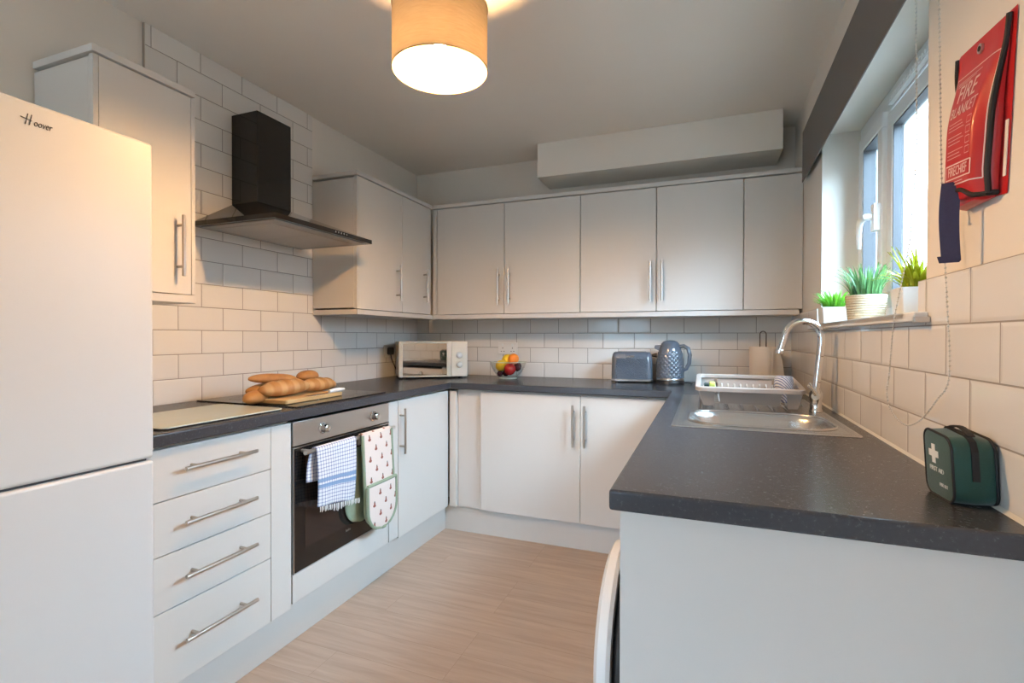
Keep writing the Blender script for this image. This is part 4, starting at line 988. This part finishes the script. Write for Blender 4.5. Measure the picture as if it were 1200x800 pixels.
def on_pouch(b2, s0, t0, sx, sy=None):
    """wrap a flat bmesh (x right, y up, metres) on the pouch front at (s0, t0)"""
    for v in b2.verts:
        s_ = s0+v.co.x/(by1-by0); t_ = t0-v.co.y/(bz1-bz0); v.co = Vector(pouch(max(0, min(1, s_)), max(0, min(1, t_)), .0009+max(0, v.co.z)))
    return b2
def stripe(b2, s0, t0, s1, t1, w=.0022):
    n = 14; A = []; ds, dt = (s1-s0)*(by1-by0), (t1-t0)*(bz1-bz0); ln = math.hypot(ds, dt); nx, ny = -dt/ln*w/2, ds/ln*w/2
    for i in range(n+1):
        f = i/n; s_ = s0+(s1-s0)*f; t_ = t0+(t1-t0)*f
        A.append([pouch(s_+nx/(by1-by0), t_+ny/(bz1-bz0), .0010), pouch(s_-nx/(by1-by0), t_-ny/(bz1-bz0), .0010)])
    sheet(b2, A)
b = NB()
for q in ((.10, .17, .88, .17), (.88, .17, .88, .90), (.10, .90, .88, .90), (.10, .17, .10, .90), (.14, .77, .78, .77), (.78, .77, .78, .86), (.14, .86, .78, .86), (.14, .77, .14, .86)): stripe(b, *q)
for k in range(3): stripe(b, .14, .205+.012*k, .62-.1*k, .205+.012*k, .0012)
for k in range(11):
    if k in (3, 7): continue
    stripe(b, .16, .50+.0225*k, .50+.08*((k*7) % 3)/2, .50+.0225*k, .0011)
for k in range(4):
    t_ = .50+.062*k
    for dq in ((.64, t_, .75, t_), (.64, t_+.04, .75, t_+.04), (.64, t_, .64, t_+.04), (.75, t_, .75, t_+.04)): stripe(b, *dq, .0011)
stripe(b, .2, .882, .6, .882, .001)
obj('printed_lines', b, MT['print'], pz)
# lettering: subdivide the glyphs so they follow the curve
def pouch_text(t, size, s0, t0, name, m):
    b = text_bm(t, size, .0002); bmesh.ops.triangulate(b, faces=b.faces)
    on_pouch(b, s0, t0, 1); obj(name, b, m, pz)
pouch_text('FIRE', .047, .42, .305, 'lettering', MT['print'])
pouch_text('BLANKET', .030, .45, .425, 'lettering', MT['print'])
pouch_text('FIRECHIEF', .0235, .46, .815, 'lettering', MT['print'])
# size tab and pull straps
b = NB(); g = []
for zz in (1.560, 1.50, 1.470):
    y1_, z1_ = turn(by0+.0195, zz); y2_, z2_ = turn(by0+.0105, zz); g.append([(wallx(y1_)-.003, y1_, z1_), (wallx(y2_)-.003, y2_, z2_)])
sheet(b, g); obj('white_tab', b, MT['whiteprint'], fbk, solid=.001)
g = []
for i in range(15):
    f = i/14; z = 1.482-(1.482-1.338)*f; xc = .421-.003*math.sin(3*f); yc = 1.152; g.append([(xc-.0125-.001*math.sin(5*f), yc+.008, z), (xc+.0125+.001*f, yc-.004, z)])
g.append([(q[0]-.003, q[1], q[2]-.003) for q in g[-1]]); g.append([(q[0]-.0035, q[1], q[2]+.012) for q in g[-1]])
b = NB(); sheet(b, g); obj('pull_strap', b, MT['navy'], fbk, solid=.0022)
b = NB(); tube(b, [(.436, 1.196, 1.470), (.428, 1.205, 1.466), (.426, 1.206, 1.452), (.430, 1.199, 1.440), (.427, 1.205, 1.430), (.436, 1.190, 1.424)], .0042, 6, flat=.4); obj('strap_loop', b, MT['navy'], fbk)

# ------------------------------------------------------------------ roller blind and its bead chain
bl = thing('roller_blind', 'dark grey blind rolled up above the window', 'blind', (.445, 2.05, 1.98))
def blx(y): return .4325+.0165*(y-1.42)
bz, bt, ya, yz = 1.985, 2.238, 1.215, 2.925
def bpart(nm, x0, x1, z0, z1, m, par, bev=0, y0=ya, y1=yz):
    b = NB(); loft(b, [[(blx(y0)+x0, y0, z0), (blx(y0)+x1, y0, z0), (blx(y0)+x1, y0, z1), (blx(y0)+x0, y0, z1)], [(blx(y1)+x0, y1, z0), (blx(y1)+x1, y1, z0), (blx(y1)+x1, y1, z1), (blx(y1)+x0, y1, z1)]])
    return obj(nm, b, m, par, bevel=bev)
fab = bpart('fabric', 0, .0012, bz+.012, bt, MT['blind'], bl)
bpart('bottom_bar', -.0012, .0028, bz, bz+.014, MT['blind'], bl, .001)
bpart('head_rail', .0014, .0095, bt-.035, bt-.001, MT['hoodsteel'], bl, .001)
def chain(ptsl, m, name, par):
    # resample and bead
    P = [Vector(p) for p in ptsl]; b = NB(); out = []
    for i in range(len(P)-1):
        p0 = P[max(i-1, 0)]; p1 = P[i]; p2 = P[i+1]; p3 = P[min(i+2, len(P)-1)]
        for k in range(8):
            t = k/8; out.append(.5*((2*p1)+(-p0+p2)*t+(2*p0-5*p1+4*p2-p3)*t*t+(-p0+3*p1-3*p2+p3)*t**3))
    out.append(P[-1]); acc = 0; step = .0095
    tube(b, out, .0008, 5)
    for a, c in zip(out, out[1:]):
        d = (c-a).length
        while acc < d:
            p = a+(c-a)*(acc/d); bmesh.ops.create_icosphere(b, subdivisions=1, radius=.0024, matrix=Matrix.Translation(p)); acc += step
        acc -= d
    return obj(name, b, m, par, smooth=True)
XC = .4335
chain([(XC, 1.372, 1.985), (XC, 1.362, 1.734), (XC, 1.360, 1.602), (XC, 1.385, 1.46), (XC, 1.400, 1.402), (XC-.012, 1.435, 1.268), (XC-.014, 1.450, 1.218), (XC, 1.525, 1.10), (XC, 1.54, 1.055), (XC, 1.51, 1.016), (XC, 1.42, .994), (XC, 1.331, 1.016), (XC, 1.247, 1.069), (XC, 1.19, 1.124), (XC, 1.203, 1.271), (XC, 1.212, 1.338), (XC, 1.232, 1.526), (XC, 1.25, 1.873), (XC, 1.252, 1.985)], MT['cord'], 'bead_chain', bl)

# ------------------------------------------------------------------ plants on the sill
SZ = WZ0+.0172
def blades(b, c, n, h, spread, w, droop=.4, r0=.03, hv=.3, seg=6, up=0.0):
    for i in range(n):
        a = random.uniform(0, 2*PI); r = r0*math.sqrt(random.random()); hh = h*(1-hv*random.random()); sp = spread*(.25+.75*random.random())
        p0 = Vector((c[0]+r*math.cos(a), c[1]+r*math.sin(a), c[2])); d = Vector((math.cos(a), math.sin(a), 0)); sd = Vector((-d.y, d.x, 0)); L_ = []; R_ = []; Mi = []
        for k in range(seg+1):
            t = k/seg; p = p0+d*(sp*t**1.6)+Vector((0, 0, hh*(t-droop*t*t*t*(sp/spread)))); ww = w*(.6+.8*t if t < .4 else .92*(1-t)/.6+.0)/1
            L_.append(p+sd*ww*.5+d*.001); R_.append(p-sd*ww*.5+d*.001); Mi.append(p-d*.0012)
        sheet(b, [[l, m_, r_] for l, m_, r_ in zip(L_, Mi, R_)])
pa = thing('potted_plant', 'small lime green plant in a white pot at the far end of the sill', 'plant', (.492, 2.40, SZ))
c = (.492, 2.40)
def cube_pot(par, c, w, h, taper=.9):
    b = NB(); o1 = rrect(c[0]-w/2*taper, c[0]+w/2*taper, c[1]-w/2*taper, c[1]+w/2*taper, .004, 3); o2 = rrect(c[0]-w/2, c[0]+w/2, c[1]-w/2, c[1]+w/2, .004, 3); i2 = rrect(c[0]-w/2+.005, c[0]+w/2-.005, c[1]-w/2+.005, c[1]+w/2-.005, .003, 3)
    loft(b, [[(*p, SZ+.0004) for p in o1], [(*p, SZ+h) for p in o2], [(*p, SZ+h) for p in i2], [(*p, SZ+h-.012) for p in i2]]); obj('pot', b, MT['pot'], par)
    b = NB(); prism(b, [p for p in rrect(c[0]-w/2+.0055, c[0]+w/2-.0055, c[1]-w/2+.0055, c[1]+w/2-.0055, .003, 3)], SZ+h-.0115, SZ+h-.008); obj('soil', b, MT['soil'], par)
cube_pot(pa, c, .098, .066)
b = NB(); blades(b, (*c, SZ+.058), 150, .095, .058, .009, .35, .036, .55); obj('leaves', b, MT['leaf_lime'], pa)
pb = thing('basket_plant', 'blue green bladed plant in a woven basket on the sill', 'plant', (.515, 2.05, SZ))
c = (.515, 2.05)
b = NB(); prof = [(.046, .0004), (.050, .003)]
for k in range(11): z = .006+k*.0072; r = .052+.007*(k/10); prof += [(r, z), (r+.0022, z+.0036)]
prof += [(.060, .0875), (.0555, .0875), (.0545, .07)]
lathe(b, prof, (*c, SZ), 48, cap1=False); obj('basket', b, MT['basket'], pb, smooth=True)
b = NB(); lathe(b, [(.001, .069), (.0542, .069), (.0542, .072), (.001, .0725)], (*c, SZ), 32); obj('soil', b, MT['soil'], pb)
b = NB(); blades(b, (*c, SZ+.070), 120, .145, .062, .0095, .25, .042, .4, 8)
for a, sp, h in ((2.4, .16, .115), (1.9, .10, .13), (-.6, .085, .14)):
    p0 = Vector((*c, SZ+.072)); d = Vector((-.35, .9, 0)).normalized() if a > 2 else Vector((math.cos(a), math.sin(a), 0)); sd = Vector((-d.y, d.x, 0)); L_ = []
    for k in range(9):
        t = k/8; p = p0+d*sp*t+Vector((0, 0, h*(t**.8))); ww = .011*(1-t**1.5); L_.append([p+sd*ww/2, p-Vector((0, 0, .001)), p-sd*ww/2])
    sheet(b, L_)
obj('leaves', b, MT['leaf_blue'], pb)
pc = thing('potted_plant', 'yellow green leafy plant in a white cube pot by the window edge', 'plant', (.535, 1.665, SZ))
c = (.535, 1.668)
cube_pot(pc, c, .096, .078, .86)
b = NB(); blades(b, (*c, SZ+.072), 60, .11, .10, .017, .55, .030, .5, 7); blades(b, (c[0], c[1]-.02, SZ+.072), 30, .13, .05, .013, .1, .03, .4, 6); obj('leaves', b, MT['leaf_yellow'], pc)

# ------------------------------------------------------------------ pendant lamp
LX, LY = -.790, 1.412; lz0, lz1, LR = 2.040, 2.236, .1495
lp = thing('pendant_lamp', 'linen drum pendant lampshade hanging lit from the ceiling', 'ceiling lamp', (LX, LY, lz0))
b = NB(); n = 72
loft(b, [[(LX+LR*math.cos(2*PI*k/n), LY+LR*math.sin(2*PI*k/n), z) for k in range(n)] for z in (lz0, lz1)], c0=False, c1=False); obj('shade', b, MT['shade'], lp, smooth=True)
for z in (lz0, lz1):
    b = NB(); tube(b, [(LX+LR*math.cos(2*PI*k/n), LY+LR*math.sin(2*PI*k/n), z) for k in range(n)], .0022, 8, closed=True); obj('shade_hem', b, MT['shade'], lp, smooth=True)
b = NB()
for k in range(3):
    a = 2*PI*k/3+.4; tube(b, [(LX+.024*math.cos(a), LY+.024*math.sin(a), lz1-.012), (LX+(LR-.002)*math.cos(a), LY+(LR-.002)*math.sin(a), lz1-.002)], .0018, 6)
tube(b, [(LX+.024*math.cos(2*PI*k/24), LY+.024*math.sin(2*PI*k/24), lz1-.012) for k in range(24)], .002, 6, closed=True); obj('spider_ring', b, MT['chrome'], lp)
b = NB(); lathe(b, [(.018, lz1-.098), (.020, lz1-.060), (.021, lz1-.010), (.012, lz1+.005), (.004, lz1+.012)], (LX, LY, 0), 24); obj('lamp_holder', b, MT['pot'], lp, smooth=True)
b = NB(); cyl(b, (LX, LY, lz1+.010), (LX, LY, ZC-.028), .0032, n=10); obj('flex', b, MT['pot'], lp, smooth=True)
b = NB(); lathe(b, [(.006, ZC-.032), (.036, ZC-.026), (.045, ZC-.010), (.045, ZC-.0005)], (LX, LY, 0), 32); obj('ceiling_rose', b, MT['pot'], lp, smooth=True)
b = NB(); lathe(b, [(.013, lz1-.0985), (.016, lz1-.113), (.028, lz1-.138), (.031, lz1-.158), (.026, lz1-.178), (.012, lz1-.189), (.001, lz1-.191)], (LX, LY, 0), 24); obj('bulb', b, MT['bulb'], lp, smooth=True)

# ------------------------------------------------------------------ light, sky, camera
def area(name, loc, rot, sx, sy, power, col):
    l = bpy.data.lights.new(name, 'AREA'); l.shape = 'RECTANGLE'; l.size = sx; l.size_y = sy; l.energy = power; l.color = col
    o = bpy.data.objects.new(name, l); COL.objects.link(o); o.location = loc; o.rotation_euler = rot; return o
area('daylight_window', (2.45, .75, 3.0), (0, math.radians(90-36), 0), 1.0, 5.6, 840, (.51, .78, 1))
area('added_door_fill', ((DX0+DX1)/2, YN-.5, 1.25), (math.radians(90), 0, 0), .9, 2.0, 15, (.36, .67, 1))  # added fill lamp outside the made-up door, cool light for the end panel
w = bpy.data.worlds.new('sky'); S.world = w; w.use_nodes = True
bg = w.node_tree.nodes['Background']; bg.inputs[1].default_value = 1
N, L = w.node_tree.nodes, w.node_tree.links; tc = N.new('ShaderNodeTexCoord'); sp = N.new('ShaderNodeSeparateXYZ'); L.new(tc.outputs['Generated'], sp.inputs[0])
mr = N.new('ShaderNodeMapRange'); mr.inputs['From Min'].default_value = -.06; mr.inputs['From Max'].default_value = .40; mr.interpolation_type = 'SMOOTHSTEP'; L.new(sp.outputs['Z'], mr.inputs['Value'])
L.new(mixc(N, L, mr.outputs[0], (3.1, 3.9, 4.5), (22, 30.5, 40)), bg.inputs[0])

cam = bpy.data.cameras.new('camera'); co = bpy.data.objects.new('camera', cam); COL.objects.link(co); S.camera = co
cam.sensor_width = 36; cam.sensor_fit = 'HORIZONTAL'; cam.lens = 587.93/1200*36; cam.clip_start = .02
y_, p_, r_ = (math.radians(q) for q in (21.07, -.522, .0935))
fw = Vector((-math.sin(y_)*math.cos(p_), math.cos(y_)*math.cos(p_), math.sin(p_))); rt = Vector((math.cos(y_), math.sin(y_), 0)); up = rt.cross(fw)
rt, up = rt*math.cos(r_)+up*math.sin(r_), -rt*math.sin(r_)+up*math.cos(r_)
mw_ = Matrix((rt, up, -fw)).transposed().to_4x4(); mw_.translation = (0, 0, 1.1964); co.matrix_world = mw_

S.view_settings.view_transform = 'Standard'; S.view_settings.look = 'None'; S.view_settings.gamma = 1; S.view_settings.exposure = -.1; S.view_settings.use_curve_mapping = False
S.render.engine = 'CYCLES'
S.cycles.use_denoising = True; S.cycles.max_bounces = 10; S.cycles.diffuse_bounces = 6; S.cycles.glossy_bounces = 5; S.cycles.transparent_max_bounces = 12
S.cycles.caustics_reflective = False; S.cycles.caustics_refractive = False; S.cycles.sample_clamp_indirect = 6
